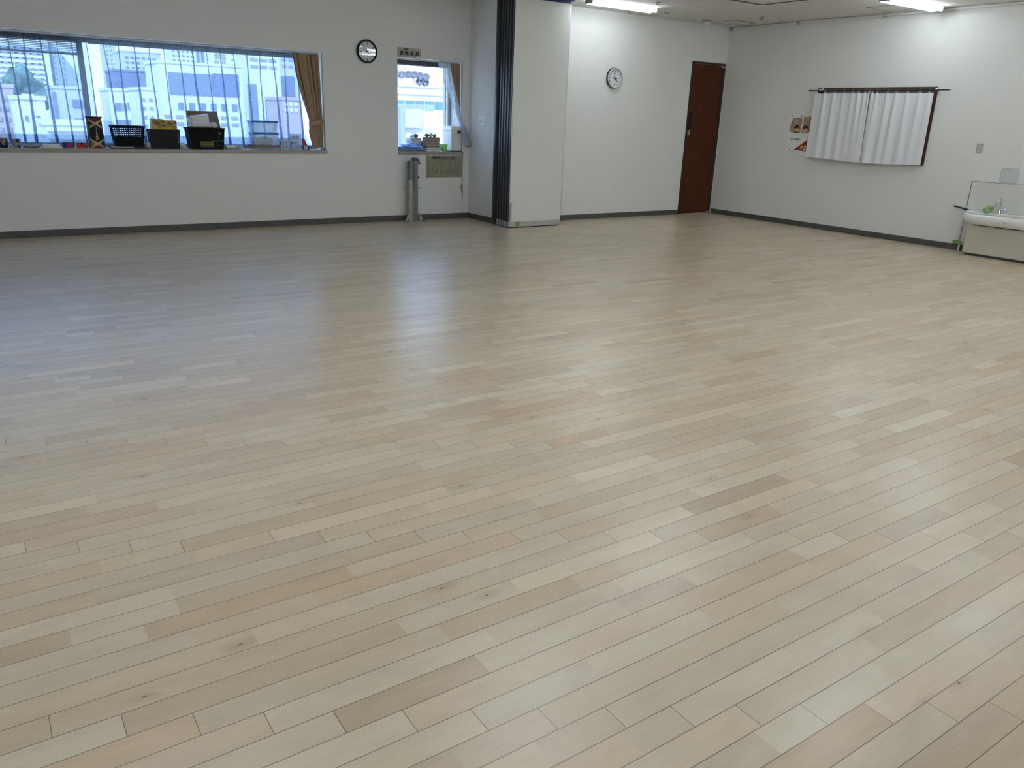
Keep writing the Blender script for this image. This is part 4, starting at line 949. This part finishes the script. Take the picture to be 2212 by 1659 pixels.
# black bin with yellow carton inside
r = thing('storage_bin', 'plain black fabric bin holding a yellow carton', 'bin', (2.05, YA+.13, Z1))
m = MB(); m.frustum((2.055, YA+.125), (.150, .108), (.168, .118), Z1, Z1+.222, wall=.006); m.build('body', M['blackmat'], r, bevel=.003)
m = MB(); m.box((2.19, YA+.004, Z1+.06), (2.205, YA+.02, Z1+.20)); m.build('strap', M['darkgrey'], r)
r = thing('yellow_carton', 'yellow printed carton standing in the black fabric bin', 'carton', (2.06, YA+.12, Z1+.01))
m = MB(); m.box((1.928, YA+.045, Z1+.006), (2.202, YA+.19, Z1+.325)); m.build('carton', M['yellowbox'], r, bevel=.003)
m = MB(); m.box((1.930, YA+.05, Z1+.325), (2.06, YA+.19, Z1+.336)); m.build('flap', M['kraft'], r)
m = MB()
for a, b, w_, h_ in ((1.985, .285, .032, .025), (2.055, .265, .026, .016), (2.12, .285, .030, .022), (2.18, .30, .018, .018), (2.05, .305, .022, .012)):
    m.add([(a+w_*math.cos(t), YA+.044, Z1+b+h_*math.sin(t)) for t in [2*PI*i/12 for i in range(12)]], [tuple(range(12))])
m.build('printed_spots', M['brownprint'], r)
# black crate with bag, board and straps
r = thing('black_crate', 'black crate printed with yellow and green marks under a white bag', 'crate', (2.52, YA+.13, Z1))
m = MB(); m.frustum((2.535, YA+.125), (.188, .108), (.212, .120), Z1, Z1+.245, wall=.006); m.build('body', M['blackcrate'], r, bevel=.004)
m = MB(); m.frustum((2.535, YA+.125), (.218, .124), (.226, .128), Z1+.235, Z1+.250, wall=.016); m.build('rim', M['blackcrate'], r, bevel=.003)
def cf(x, z): return (x, YA+.0155-.012*(z/.245)-.0015, Z1+z)
M['cy'] = mat('dull_yellow_print', (.26, .22, .02), .6); M['cg'] = mat('dull_green_print', (.03, .13, .02), .6); M['cr'] = mat('rust_red_print', (.20, .045, .03), .6); M['cp'] = mat('violet_print', (.045, .02, .14), .6)
m = MB()
for k in range(13): x = 2.445+.0125*k; m.add([cf(x, .068), cf(x+.009, .067), cf(x+.009, .090), cf(x, .091)], [(0, 1, 2, 3)])
for k in range(13): x = 2.447+.0125*k; m.add([cf(x, .045), cf(x+.010, .044), cf(x+.010, .058), cf(x, .059)], [(0, 1, 2, 3)])
m.build('yellow_print', M['cy'], r)
m = MB(); m.add([cf(2.45, .022), cf(2.61, .020), cf(2.61, .038), cf(2.45, .040)], [(0, 1, 2, 3)]); m.build('violet_print', M['cp'], r)
m = MB()
for pts in (((2.58, .10), (2.64, .085), (2.66, .105), (2.72, .088)), ((2.60, .12), (2.615, .09), (2.65, .07)), ((2.66, .13), (2.67, .15), (2.685, .125)), ((2.63, .03), (2.66, .05), (2.69, .028))):
    for a, b in zip(pts, pts[1:]): m.add([cf(a[0], a[1]), cf(b[0], b[1]), cf(b[0], b[1]+.008), cf(a[0], a[1]+.008)], [(0, 1, 2, 3)])
m.build('green_print', M['cg'], r)
m = MB(); m.add([cf(2.665, .175), cf(2.70, .174), cf(2.70, .205), cf(2.665, .206)], [(0, 1, 2, 3)]); m.build('red_label', M['cr'], r)
for dx in (0, .03):
    m = MB(); m.tube([(2.325-dx*.6, YA+.03+dx, Z1+.235), (2.318-dx, YA+.015+dx, Z1+.15), (2.345-dx*.4, YA+.01+dx, Z1+.05), (2.352-dx, YA+.01+dx, Z1+.008)], .005, 6); m.build('strap', M['blackmat'], r, smooth=True)
m = MB(); m.poly([(2.362, YA+.205, Z1+.02), (2.745, YA+.205, Z1+.02), (2.752, YA+.215, Z1+.27), (2.725, YA+.222, Z1+.442), (2.362, YA+.222, Z1+.440)], (0, 1, 0), .006)
r = tag(m.build('folder_board', M['greyfolder']), 'dark grey board standing upright in the back of the black crate', 'board'); m = MB(); m.box((2.37, YA+.219, Z1+.39), (2.60, YA+.2215, Z1+.432)); m.build('brown_band', M['brownprint'], r)
random.seed(21); m = MB()
def bagf(u, v):
    a = 2*PI*u; x = 2.49+(.128+.012*math.sin(3*a))*math.copysign(abs(math.cos(a))**.45, math.cos(a)); 
    z = Z1+.262+.128*v; sh = 1-.10*v; y = YA+.12+(.062*(1-.35*v))*math.copysign(abs(math.sin(a))**.6, math.sin(a))
    return (2.49+(x-2.49)*sh-.024*v+.006*math.sin(9*v+4*a), y+.006*math.sin(14*v+3*a), z+.010*math.sin(a*2)*v+.02*v*math.cos(a))
m.grid(bagf, 48, 12); m.add([bagf(i/48, 1) for i in range(48)], [tuple(range(48))]); m.add([bagf(i/48, 0) for i in range(48)], [tuple(range(48))])
tag(m.build('cloth_bag', M['bag'], smooth=True), 'creased white cloth bag lying on top of the black crate', 'bag')
m = MB(); m.box((2.372, YA+.05, Z1+.246), (2.615, YA+.18, Z1+.264)); tag(m.build('paper_stack', M['kraft'], bevel=.001), 'brown paper stack under the white bag on the crate', 'paper stack')
blob('loose_cloth', 'white crumpled cloth right of the bag on the crate', 'cloth', (2.645, YA+.12, Z1+.246), (.045, .045, .034), M['bag'], .18, 14, None, 8)
# right of the crate
r = thing('clear_tub', 'small clear tub with dark green filling right of the crate', 'tub', (2.80, YA+.06, Z1), 'small clear tubs'); m = MB(); m.box((2.757, YA+.02, Z1), (2.862, YA+.09, Z1+.024)); m.build('filling', M['leafgreen'], r); m = MB(); m.box((2.752, YA+.015, Z1), (2.868, YA+.095, Z1+.026)); m.box((2.752, YA+.015, Z1+.026), (2.868, YA+.095, Z1+.048), 1); m.build('body', [M['clearbox'], M['paper']], r)
r = thing('clear_tub', 'small clear tub with a green plant left of the papers', 'tub', (2.92, YA+.06, Z1), 'small clear tubs'); m = MB(); m.frustum((2.925, YA+.06), (.040, .03), (.044, .034), Z1, Z1+.05, wall=.002); m.build('body', M['clearbox'], r)
random.seed(5); m = MB()
for i in range(16):
    a = random.uniform(0, 2*PI); q = random.uniform(.008, .030); x, y, z = 2.925+q*math.cos(a), YA+.06+q*.7*math.sin(a), Z1+.008+random.uniform(0, .035)
    m.poly([(x-.009, y, z), (x, y-.004, z+.006), (x+.009, y, z+.004), (x, y+.004, z-.004)], (0, .3, 1), .002)
m.sphere((2.915, YA+.06, Z1+.018), .018, 10, 6, jit=.2); m.build('plant', M['leafgreen'], r)
for k, (lb, x0, x1, th, z, rot) in enumerate((('loose white sheet lying left of the wooden trays', 2.955, 3.10, .004, 0, .12), ('white sheet sticking out under the wooden trays', 3.0, 3.16, .005, .006, -.10))):
    m = MB(); R4 = Matrix.Translation((3.03, YA+.06, 0)) @ Matrix.Rotation(rot, 4, 'Z') @ Matrix.Translation((-3.03, -YA-.06, 0)); m.box((x0, YA+.012, Z1+z), (x1, YA+.11, Z1+z+th), None, R4); tag(m.build('paper_sheet', M['paper']), lb, 'paper', 'loose sheets on the long sill')
def tray(label, x0, x1, z, h):
    r = thing('wooden_tray', label, 'tray', ((x0+x1)/2, YA+.11, z), 'wooden trays'); m = MB()
    m.frustum(((x0+x1)/2, YA+.105), ((x1-x0)/2, .10), ((x1-x0)/2, .10), z, z+h, wall=.006); m.build('body', M['kraft'], r, bevel=.002)
tray('lower of two wooden trays under the blue-lidded boxes', 3.045, 3.435, Z1+.012, .026); tray('upper of two wooden trays under the blue-lidded boxes', 3.075, 3.42, Z1+.038, .018)
def lid_box(label, x0, x1, z, h, inner):
    r = thing('lidded_box', label, 'storage box', ((x0+x1)/2, YA+.11, z), 'clear boxes with blue lids')
    c = ((x0+x1)/2, YA+.105)
    m = MB(); m.frustum(c, ((x1-x0)/2-.018, .078), ((x1-x0)/2-.006, .088), z, z+h, wall=.0025); m.build('body', M['clearbox'], r, bevel=.004)
    m = MB(); m.frustum(c, ((x1-x0)/2+.004, .097), ((x1-x0)/2-.004, .090), z+h, z+h+.022); m.box((x0-.004, YA+.09, z+h-.02), (x0+.004, YA+.12, z+h+.01)); m.box((x1-.004, YA+.09, z+h-.02), (x1+.004, YA+.12, z+h+.01)); m.build('lid', M['lid'], r, bevel=.005)
lid_box('lower clear storage box with a blue lid, cloth inside', 3.085, 3.42, Z1+.056, .130, 1)
blob('folded_cloth', 'blue-grey cloth folded inside the lower clear storage box', 'cloth', (3.25, YA+.105, Z1+.0585), (.125, .060, .046), M['bluecloth'], .10, 20, None, 2)
lid_box('upper clear storage box with a blue lid, nearly empty', 3.078, 3.42, Z1+.209, .120, 0)
# little clear cases with nuts
def clear_case(label, x, z):
    r = thing('clear_case', label, 'clear case', (x, YA+.07, z), 'little clear cases')
    m = MB(); m.frustum((x, YA+.07), (.058, .05), (.062, .053), z, z+.062, wall=.002); m.build('body', M['clearbox'], r)
    m = MB(); m.box((x-.064, YA+.015, z+.062), (x+.064, YA+.125, z+.066)); m.build('lid', M['clearbox'], r)
    return r
n0 = None
for i, (lb, x, lv_) in enumerate((('bottom left', 3.50, 0), ('bottom right', 3.643, 0), ('middle left', 3.505, 1), ('middle right', 3.648, 1), ('top', 3.658, 2))):
    z = Z1+.0665*lv_; clear_case('little clear case of dark nuts, %s of the small stack' % lb, x, z)
    random.seed(40+i); m = MB()
    for k in range(26):
        m.sphere((x+random.uniform(-.045, .045), YA+.07+random.uniform(-.036, .036), z+.011+random.uniform(0, .022)), random.uniform(.007, .010), 7, 5)
    tag(m.build('nut_pile', [M['nuts']], smooth=True), 'dark nuts inside the %s little clear case' % lb, 'nuts', 'nuts in the little clear cases', 'stuff')
r = thing('red_ornament', 'small red and black ornament at the right of the clear cases', 'ornament', (3.79, YA+.05, Z1))
m = MB(); m.box((3.742, YA+.03, Z1), (3.825, YA+.075, Z1+.008)); m.build('base', M['red'], r)
m = MB()
for x in (3.746, 3.818): m.box((x-.004, YA+.04, Z1+.008), (x+.004, YA+.065, Z1+.06))
m.build('leg', M['black'], r)
m = MB(); m.box((3.752, YA+.055, Z1+.01), (3.812, YA+.058, Z1+.055)); m.build('pale_panel', M['paperblue'], r)
m = MB(); m.poly([(3.742, YA+.035, Z1+.058), (3.80, YA+.035, Z1+.058), (3.772, YA+.035, Z1+.120), (3.742, YA+.035, Z1+.124)], (0, 1, 0), .03); m.build('red_body', M['red'], r); m = MB(); m.box((3.742, YA+.033, Z1+.122), (3.782, YA+.068, Z1+.130)); m.build('cap', M['black'], r)
m = MB(); m.box((3.835, YA+.01, Z1), (3.965, YA+.10, Z1+.010)); tag(m.build('paper_sheet', M['paper']), 'folded white sheet under the tan curtain hem', 'paper', 'loose sheets on the long sill')
r = thing('binder_clip', 'small black clip at the right end of the long sill', 'clip', (4.0, YA+.03, Z1)); m = MB(); m.poly([(3.97, YA+.01, Z1), (4.032, YA+.01, Z1), (4.032, YA+.01, Z1+.022), (3.985, YA+.01, Z1+.026)], (0, 1, 0), .03); m.build('body', M['black'], r); m = MB(); m.box((3.99, YA+.008, Z1+.008), (4.006, YA+.0095, Z1+.018)); m.build('pale_spot', M['paper'], r)

# ------------------------------------------------------------------ things on the small sill
def slab(name, label, cat, c, sx, sy, th, rot, matl, group=None, pages=None):
    r = thing(name, label, cat, c, group, rot)
    if pages is None:
        m = MB(); m.box((-sx/2, -sy/2, 0), (sx/2, sy/2, th)); m.build('sheet', matl, r, local=True)
    else:
        m = MB(); m.box((-sx/2, -sy/2, 0), (sx/2, sy/2, .0025)); m.box((-sx/2, -sy/2, th-.0025), (sx/2, sy/2, th)); m.box((-sx/2, sy/2-.004, 0), (sx/2, sy/2, th)); m.build('cover', matl, r, local=True)
        m = MB(); m.box((-sx/2+.004, -sy/2+.003, .0025), (sx/2-.004, sy/2-.004, th-.0025)); m.build('pages', pages, r, local=True)
    return r
m = MB(); m.box((5.14, YA+.005, Z2), (5.54, YA+.20, Z2+.012)); tag(m.build('flat_folder', M['kraft'], bevel=.001), 'flat beige folder under the blue papers on the small sill', 'folder')
z = Z2+.012; rnd = random.Random(3)
def sheet(label, x, y, sx, sy, rot, z, matl, curl):
    m = MB(); c, s_ = math.cos(rot), math.sin(rot)
    def fn(u, v):
        a, b = (u-.5)*sx, (v-.5)*sy; return (x+a*c-b*s_, y+a*s_+b*c, z+curl*(abs(u-.5)*2)**2*(1 if u > .5 else .5)+.006*math.sin(u*7+v*3)**2+.030*v)
    m.grid(fn, 10, 6); return tag(m.build('paper_sheet', matl, smooth=True, solid=.002), label, 'paper', 'loose papers on the small sill')
sheet('broad pale blue paper lying at the left of the small sill', 5.345, YA+.10, .34, .20, .05, z+.004, M['paperthin'], .020)
sheet('pale blue paper lying slightly turned on the broad blue paper', 5.36, YA+.11, .30, .18, -.16, z+.022, M['paperthin'], .022)
sheet('top blue-white paper of the loose sheets on the small sill', 5.33, YA+.11, .24, .17, .22, z+.040, M['paperthin'], .018)
r = thing('pen', 'dark pen lying on the blue papers', 'pen', (5.30, YA+.06, z+.065)); m = MB(); m.cyl((5.27, YA+.04, z+.070), (5.345, YA+.10, z+.066), .004, 8); m.build('body', M['black'], r, smooth=True)
# right pile of brown books, left pile of pale notebooks
z = Z2; names = ['lowest', 'second', 'third', 'fourth', 'fifth', 'sixth', 'topmost']
specs = [(.026, 'book2', .26), (.024, 'book2', .27), (.020, 'book1', .25), (.034, 'book1', .26), (.030, 'book1', .25), (.024, 'book1', .24), (.020, 'book1', .23)]
cols = {'book1': 'brown', 'book2': 'grey', 'book3': 'lilac', 'book4': 'pale blue'}
for k, (th, mt, sx) in enumerate(specs):
    slab('book', '%s book, %s, of the brown pile on the small sill' % (names[k], cols[mt]), 'book', (5.672+rnd.uniform(-.014, .014), YA+.115, z), sx*.82, .19, th, rnd.uniform(-.10, .10), M[mt], 'books piled on the small sill', M['oldpages' if mt == 'book1' else 'paper']); z += th+.0005
ztop = z
z = Z2+.013+.075
sp2 = [(.016, 'book4'), (.018, 'book3'), (.015, 'book4'), (.018, 'book3'), (.014, 'book4')]
m = MB(); m.box((5.40, YA+.225, Z2+.012), (5.545, YA+.345, Z2+.087)); tag(m.build('paper_box', M['darkgrey'], bevel=.002), 'dark box under the pale notebooks on the small sill', 'box')
for k, (th, mt) in enumerate(sp2):
    slab('notebook', '%s notebook, %s, of the pale pile on the small sill' % (names[k] if k < 4 else 'topmost', cols[mt]), 'notebook', (5.475+rnd.uniform(-.012, .012), YA+.262, z), .165, .15, th, rnd.uniform(-.15, .15), M[mt], 'notebooks piled on the small sill', M['paper']); z += th+.0005
ztop2 = z
blob('plush_toy', 'brown plush toy on top of the pale notebooks', 'toy', (5.51, YA+.26, ztop2), (.035, .03, .030), M['plushbrown'], .10, 12, 'toys on the small sill piles', 1)
blob('plush_toy', 'white plush toy on top of the pale notebooks, left of the brown one', 'toy', (5.44, YA+.26, ztop2), (.030, .03, .020), M['plushwhite'], .10, 12, 'toys on the small sill piles', 2)
m = MB(); m.box((5.575, YA+.03, ztop), (5.775, YA+.16, ztop+.012)); tag(m.build('red_case', M['red'], bevel=.003), 'flat red case on top of the brown books', 'case')
for lb, x, mt, sz, sd in (('green plush toy on the flat red case', 5.60, 'plushgreen', (.036, .03, .024), 3), ('white plush toy between the green ones on the red case', 5.66, 'plushwhite', (.034, .03, .026), 4), ('small green plush toy at the right of the white one', 5.72, 'plushgreen', (.030, .028, .020), 6)):
    blob('plush_toy', lb, 'toy', (x, YA+.09, ztop+.012), sz, M[mt], .10, 12, 'toys on the small sill piles', sd)
m = MB(); m.tube([(5.66+.085*math.cos(t), YA+.10+.02*math.sin(t), ztop+.087+.020*math.sin(t)-.030*math.cos(t)) for t in [2*PI*i/24 for i in range(24)]], .003, 6, closed=True); m.tube([(5.592, YA+.10, ztop+.09), (5.60, YA+.09, ztop+.05)], .0028, 6)
tag(m.build('rubber_loop', M['pink'], smooth=True), 'pale pink loop standing above the plush toys', 'loop')
r = thing('green_cup', 'translucent light green cup left of the white bin', 'cup', (5.862, YA+.06, Z2)); m = MB(); m.lathe([(.034, 0), (.044, .06), (.055, .098), (.057, .100), (.053, .098), (.042, .055), (.032, .004), (0, .004)], (5.858, YA+.045, Z2), seg=24); m.build('body', M['greencup'], r, smooth=True)
blob('plastic_bag', 'small white plastic bag between the brown books and the bin', 'plastic bag', (5.815, YA+.14, Z2), (.035, .04, .06), M['bag'], .15, 12, 'white plastic bags', 9)
m = MB(); m.box((5.955, YA+.0, Z2), (6.13, YA+.285, Z2+.010)); tag(m.build('bin_tray', M['black'], bevel=.002), 'thin black tray under the white lidded bin', 'tray')
r = thing('lidded_bin', 'white lidded bin with a dark red label on the small sill', 'bin', (6.045, YA+.14, Z2+.01))
m = MB(); m.frustum((6.045, YA+.145), (.080, .132), (.086, .138), Z2+.010, Z2+.285); m.build('body', M['white'], r, bevel=.008)
m = MB(); m.frustum((6.045, YA+.145), (.088, .140), (.084, .136), Z2+.287, Z2+.352); m.build('lid', M['white'], r, bevel=.010)
m = MB(); m.box((6.055, YA+.0035, Z2+.252), (6.112, YA+.0065, Z2+.300)); m.build('label_patch', M['darkred'], r)

# ------------------------------------------------------------------ the street outside
M['bwhite'] = mat('white_facade', (.80, .80, .79), .9, noise=(.25, .04)); M['bopp'] = mat('cream_white_facade', (.48, .50, .51), .9, noise=(.25, .05)); M['bpale'] = mat('pale_grey_facade', (.58, .60, .63), .9, noise=(.2, .05))
M['bpink'] = mat('pinkish_facade', (.55, .42, .42), .9, noise=(.2, .06)); M['bblue'] = mat('blue_grey_cladding', (.15, .19, .32), .7, noise=(.3, .1))
M['bslate'] = mat('slate_facade', (.20, .25, .34), .8, noise=(.2, .08)); M['bwin'] = mat('dark_window_band', (.16, .24, .36), .3); M['bwinl'] = mat('sky_blue_window', (.07, .16, .23), .35)
M['dish'] = mat('grey_dish', (.075, .085, .115), .6)
M['bmid'] = mat('grey_band', (.34, .37, .40), .8); M['tree'] = mat('tree_leaves', (.11, .20, .16), .9, noise=(.8, .5)); M['bark'] = mat('bark', (.10, .08, .06), .9)
M['street'] = mat('asphalt', (.20, .20, .21), .9); M['cream2'] = mat('cream_sign_board', (.42, .38, .26), .7)
GZ = -13.0
m = MB(); m.box((-80, 30, GZ-.5), (200, 420, GZ)); struct(m.build('ground', M['street']))
def building(label, x0, x1, y, d, ztop, wallm, wins=(), cat='building'):
    r = thing('building', label, cat, ((x0+x1)/2, y+d/2, GZ), 'buildings across the street')
    m = MB(); m.box((x0, y, GZ), (x1, y+d, ztop)); m.build('wall', wallm, r)
    m = MB(); m.box((x0-.15, y-.15, ztop), (x1+.15, y+d+.15, ztop+.35)); m.build('parapet', wallm, r)
    for nm, mt, rects in wins:
        for (a, b, z0, z1) in rects: q = MB(); q.box((a, y-.18, z0), (b, y-.002, z1)); q.build(nm, mt, r)
    return r
def gridrects(x0, x1, z0, z1, nx, nz, fx=.55, fz=.5):
    out = []
    for i in range(nx):
        for j in range(nz):
            w, h = (x1-x0)/nx, (z1-z0)/nz; out.append((x0+w*(i+.5-fx/2), x0+w*(i+.5+fx/2), z0+h*(j+.5-fz/2), z0+h*(j+.5+fz/2)))
    return out
def band(x0, x1, z0, z1, nz, f=.5): return gridrects(x0, x1, z0, z1, 1, nz, 1, f)
building('far white apartment block with many balcony rows at the left', 7.2, 23.1, 250, 20, 18.3, M['bwhite'], [('balcony', M['bmid'], gridrects(6.5, 21.6, 5.9, 14.7, 1, 7, 1, 0.33)), ('window', M['bslate'], gridrects(6.5, 21.6, 6.2, 14.5, 9, 7, 0.4, 0.2))])
building('white tower with tiny windows left of the narrow sky gap', 24.8, 33.9, 260, 20, 20.5, M['bwhite'], [('window', M['bmid'], gridrects(24.1, 28.4, 4.9, 13.4, 2, 6, 0.2, 0.22)), ('window', M['bslate'], gridrects(30.1, 32.3, 5.1, 13.8, 1, 6, 0.35, 0.25))])
building('low white building with a roof hut below the trees', 5.0, 7.4, 90, 8, 1.5, M['bwhite'], [('window', M['bslate'], [(5.6, 5.8, -0.4, 0.1), (6.5, 6.8, -0.3, 0.1)]), ('roof_hut', M['bwhite'], [(5.6, 6.6, 1.5, 2.0)])])
building('pinkish house at the far left of the long window', 2.4, 5.5, 100, 8, 2.6, M['bpink'], [('window', M['bmid'], gridrects(3.6, 5.0, -2.0, 2.1, 2, 4, 0.45, 0.4))])
building('pale grey office block left of the window mullion', 10.6, 14.2, 115, 9, 2.9, M['bpale'], [('window', M['bslate'], [(12.4, 13.6, 0.8, 1.7), (12.4, 13.4, -1.2, -0.5)]), ('side_bay', M['bslate'], [(10.3, 10.7, -1.4, 2.5)])])
building('long low white building along the street at the left', 5.7, 9.0, 72, 6, -0.3, M['bwhite'], [('band', M['bmid'], [(5.8, 8.6, -0.8, -0.7), (5.8, 8.5, -1.4, -1.3)])])
building('slim pale tower standing in the sky gap', 44.0, 46.8, 300, 12, 20.4, M['bpale'], [('window', M['bmid'], gridrects(43.6, 45.9, 10.3, 19.4, 2, 7, 0.4, 0.35))])
building('grey stepped block behind the slate blue hall', 33.9, 42.3, 210, 12, 12.6, M['bpale'], [('window', M['bslate'], gridrects(34.3, 41.4, 8.8, 12.0, 6, 3, 0.5, 0.35))])
building('slate blue hall right of the sky gap', 24.4, 29.9, 160, 10, 6.7, M['bblue'], [('sign_board', M['bslate'], [(28.2, 29.5, 4.0, 6.6)])])
building('lilac block beside the slate blue hall', 28.5, 30.3, 146, 8, 6.8, M['bpink'], [])
building('white building with one bright window above the basket', 17.3, 21.0, 120, 8, 3.0, M['bwhite'], [('window', M['bslate'], [(17.9, 18.6, 0.6, 1.5), (19.4, 19.9, 0.7, 1.6), (17.8, 20.0, -1.1, -0.6)]), ('bright_window', M['cream2'], [(18.6, 19.2, 0.7, 1.5)])])
building('plain white house front between the basket and the bin', 18.5, 20.3, 105, 8, 3.0, M['bwhite'], [('window', M['bmid'], gridrects(18.3, 19.9, -2.4, 2.5, 2, 5, 0.4, 0.3))])
building('white commercial building with a broad slate sign facade', 25.7, 37.6, 130, 10, 7.2, M['bwhite'], [('sign_board', M['bslate'], [(26.9, 33.1, 3.0, 6.0)]), ('dark_sign_board', M['bblue'], [(33.2, 37.0, 3.0, 6.2)]), ('window', M['bslate'], gridrects(27.5, 36.9, 0.8, 2.0, 6, 1, 0.5, 0.8)), ('window', M['bmid'], gridrects(25.5, 36.8, -1.6, 0.4, 7, 2, 0.6, 0.4))])
building('far block with blue vertical fins above the slate sign', 42.8, 50.3, 200, 8, 14.1, M['bwhite'], [('fin', M['bslate'], [(47.9, 48.5, 10.6, 13.5), (48.9, 49.5, 10.4, 13.4)]), ('window', M['bmid'], gridrects(42.5, 47.5, 10.6, 13.5, 5, 3, 0.5, 0.4))])
building('white tower with pale square windows right of the fins', 58.5, 69.1, 230, 12, 21.5, M['bwhite'], [('window', M['cream2'], [(59.7, 60.7, 13.5, 14.8), (61.4, 62.5, 13.4, 14.7), (59.5, 60.6, 11.8, 13.1), (61.3, 62.4, 11.8, 13.0)]), ('window', M['bmid'], gridrects(63.5, 68.2, 11.2, 17.5, 3, 4, 0.35, 0.3))])
building('pale building with tall blue strips beside the tan curtain', 45.0, 50.2, 150, 9, 13.9, M['bwhite'], [('blue_strip', M['bslate'], [(44.2, 45.8, -0.8, 5.5), (47.2, 48.7, -0.7, 2.9)]), ('window', M['bmid'], gridrects(44.8, 49.8, 7.9, 10.2, 3, 2, 0.75, 0.4))])
building('grey-white building at the right end of the long window', 58.7, 70.7, 175, 9, 15.4, M['bpale'], [('window', M['bmid'], gridrects(58.9, 64.4, 9.5, 14.5, 4, 4, 0.6, 0.4)), ('purple_sign', M['bblue'], [(58.8, 61.6, 3.7, 8.1)])])
r = building('pinkish shop with white discs on its front beside the tan curtain', 32.9, 35.4, 98, 6, 2.5, M['bpink'])
for i in range(2):
    for j in range(3):
        q = MB(); q.cyl((33.35+.6*j, 97.99, 2.02-.64*i), (33.35+.6*j, 97.9, 2.02-.64*i), .24, 16); q.build('white_disc', M['bwhite'], r)
# trees between the buildings at the left
for lb, x, y, z, q in (('bushy street tree in front of the tall apartment block', 10.0, 150, 2.6, 2.9), ('smaller street tree left of the bushy one', 4.6, 152, 4.4, 2.0)):
    r = thing('street_tree', lb, 'tree', (x, y, GZ), 'street trees'); m = MB(); m.cyl((x, y, GZ), (x, y, z-q*.3), .22, 8, .12); m.build('trunk', M['bark'], r)
    random.seed(int(x*10)); m = MB()
    for k in range(16): m.sphere((x+random.uniform(-.7, .7)*q, y+random.uniform(-.6, .6)*q, z+random.uniform(-.7, .8)*q), q*random.uniform(.35, .55), 10, 7, jit=.18)
    m.build('crown', M['tree'], r)
# building straight opposite the small window, dishes on its roof
BY = 62.0; bx0, bx1 = 29.5, 41
r = thing('building', 'white building with a window band seen through the small window', 'building', (35, BY+5, GZ), 'buildings across the street')
m = MB(); m.box((bx0, BY, GZ), (bx1, BY+10, 3.55)); m.build('wall', M['bopp'], r)
for z0, z1 in ((3.55, 3.62), (2.95, 3.02)):
    m = MB(); m.box((bx0-.1, BY-.12, z0), (bx1+.1, BY+10, z1)); m.build('ledge', M['bmid'], r)
for i in range(9):
    xa = 30.2+i*.92
    if xa > bx1-.9: break
    z0 = 1.75 if i < 4 else 1.35
    m = MB(); m.box((xa, BY-.05, z0+.5), (xa+.84, BY-.002, 2.5)); m.build('window', M['bwinl'], r); m = MB(); m.box((xa, BY-.05, z0), (xa+.84, BY-.002, z0+.48)); m.build('window_panel', M['cream2'] if i >= 4 else M['bslate'], r)
m = MB(); m.box((30.9, BY-.4, .35), (32.55, BY-.05, 1.85)); m.build('slatted_screen', M['bmid'], r)
m = MB(); m.box((31.7, BY-.1, -.45), (32.05, BY-.002, .0)); m.build('vent', M['bslate'], r)
m = MB(); m.box((30.45, BY-.5, -1.0), (30.85, BY-.05, 1.9)); m.build('vertical_sign', M['bslate'], r)
dsh = None
for i, (x, z) in enumerate(((30.75, 4.62), (31.35, 4.5), (31.95, 4.55), (32.5, 4.55), (33.05, 4.5), (33.6, 4.45), (33.0, 4.05), (33.55, 4.0))):
    lb = ['leftmost', 'second', 'third', 'fourth', 'fifth', 'rightmost upper', 'left lower', 'right lower'][i]
    r = thing('roof_dish', '%s of the round dishes on the roof across the street' % lb, 'dish', (x, BY+1, 3.62), 'round dishes on the roof')
    m = MB(); n_ = Vector((-.45, -.8, .35)).normalized(); c = Vector((x, BY+1, z)); a = n_.orthogonal().normalized(); b_ = n_.cross(a)
    vs = [c-n_*.14]; fs = []
    for j in (1, 2, 3):
        for k in range(16): t = 2*PI*k/16; vs.append(c+(a*math.cos(t)+b_*math.sin(t))*.34*j/3-n_*.16*(1-(j/3)**2))
    for k in range(16): fs.append((0, 1+k, 1+(k+1) % 16))
    for j in (0, 1):
        for k in range(16): fs.append((1+j*16+k, 1+j*16+(k+1) % 16, 17+j*16+(k+1) % 16, 17+j*16+k))
    m.add(vs, fs); m.build('bowl', M['dish'], r, smooth=True, solid=.02)
    m = MB(); m.cyl((x, BY+1.1, 3.62), (x, BY+1.1, z), .035, 6); m.build('mast', M['bslate'], r)
building('far grey block at the upper left of the small window', 52, 55.2, 112, 10, 9.6, M['bslate'])
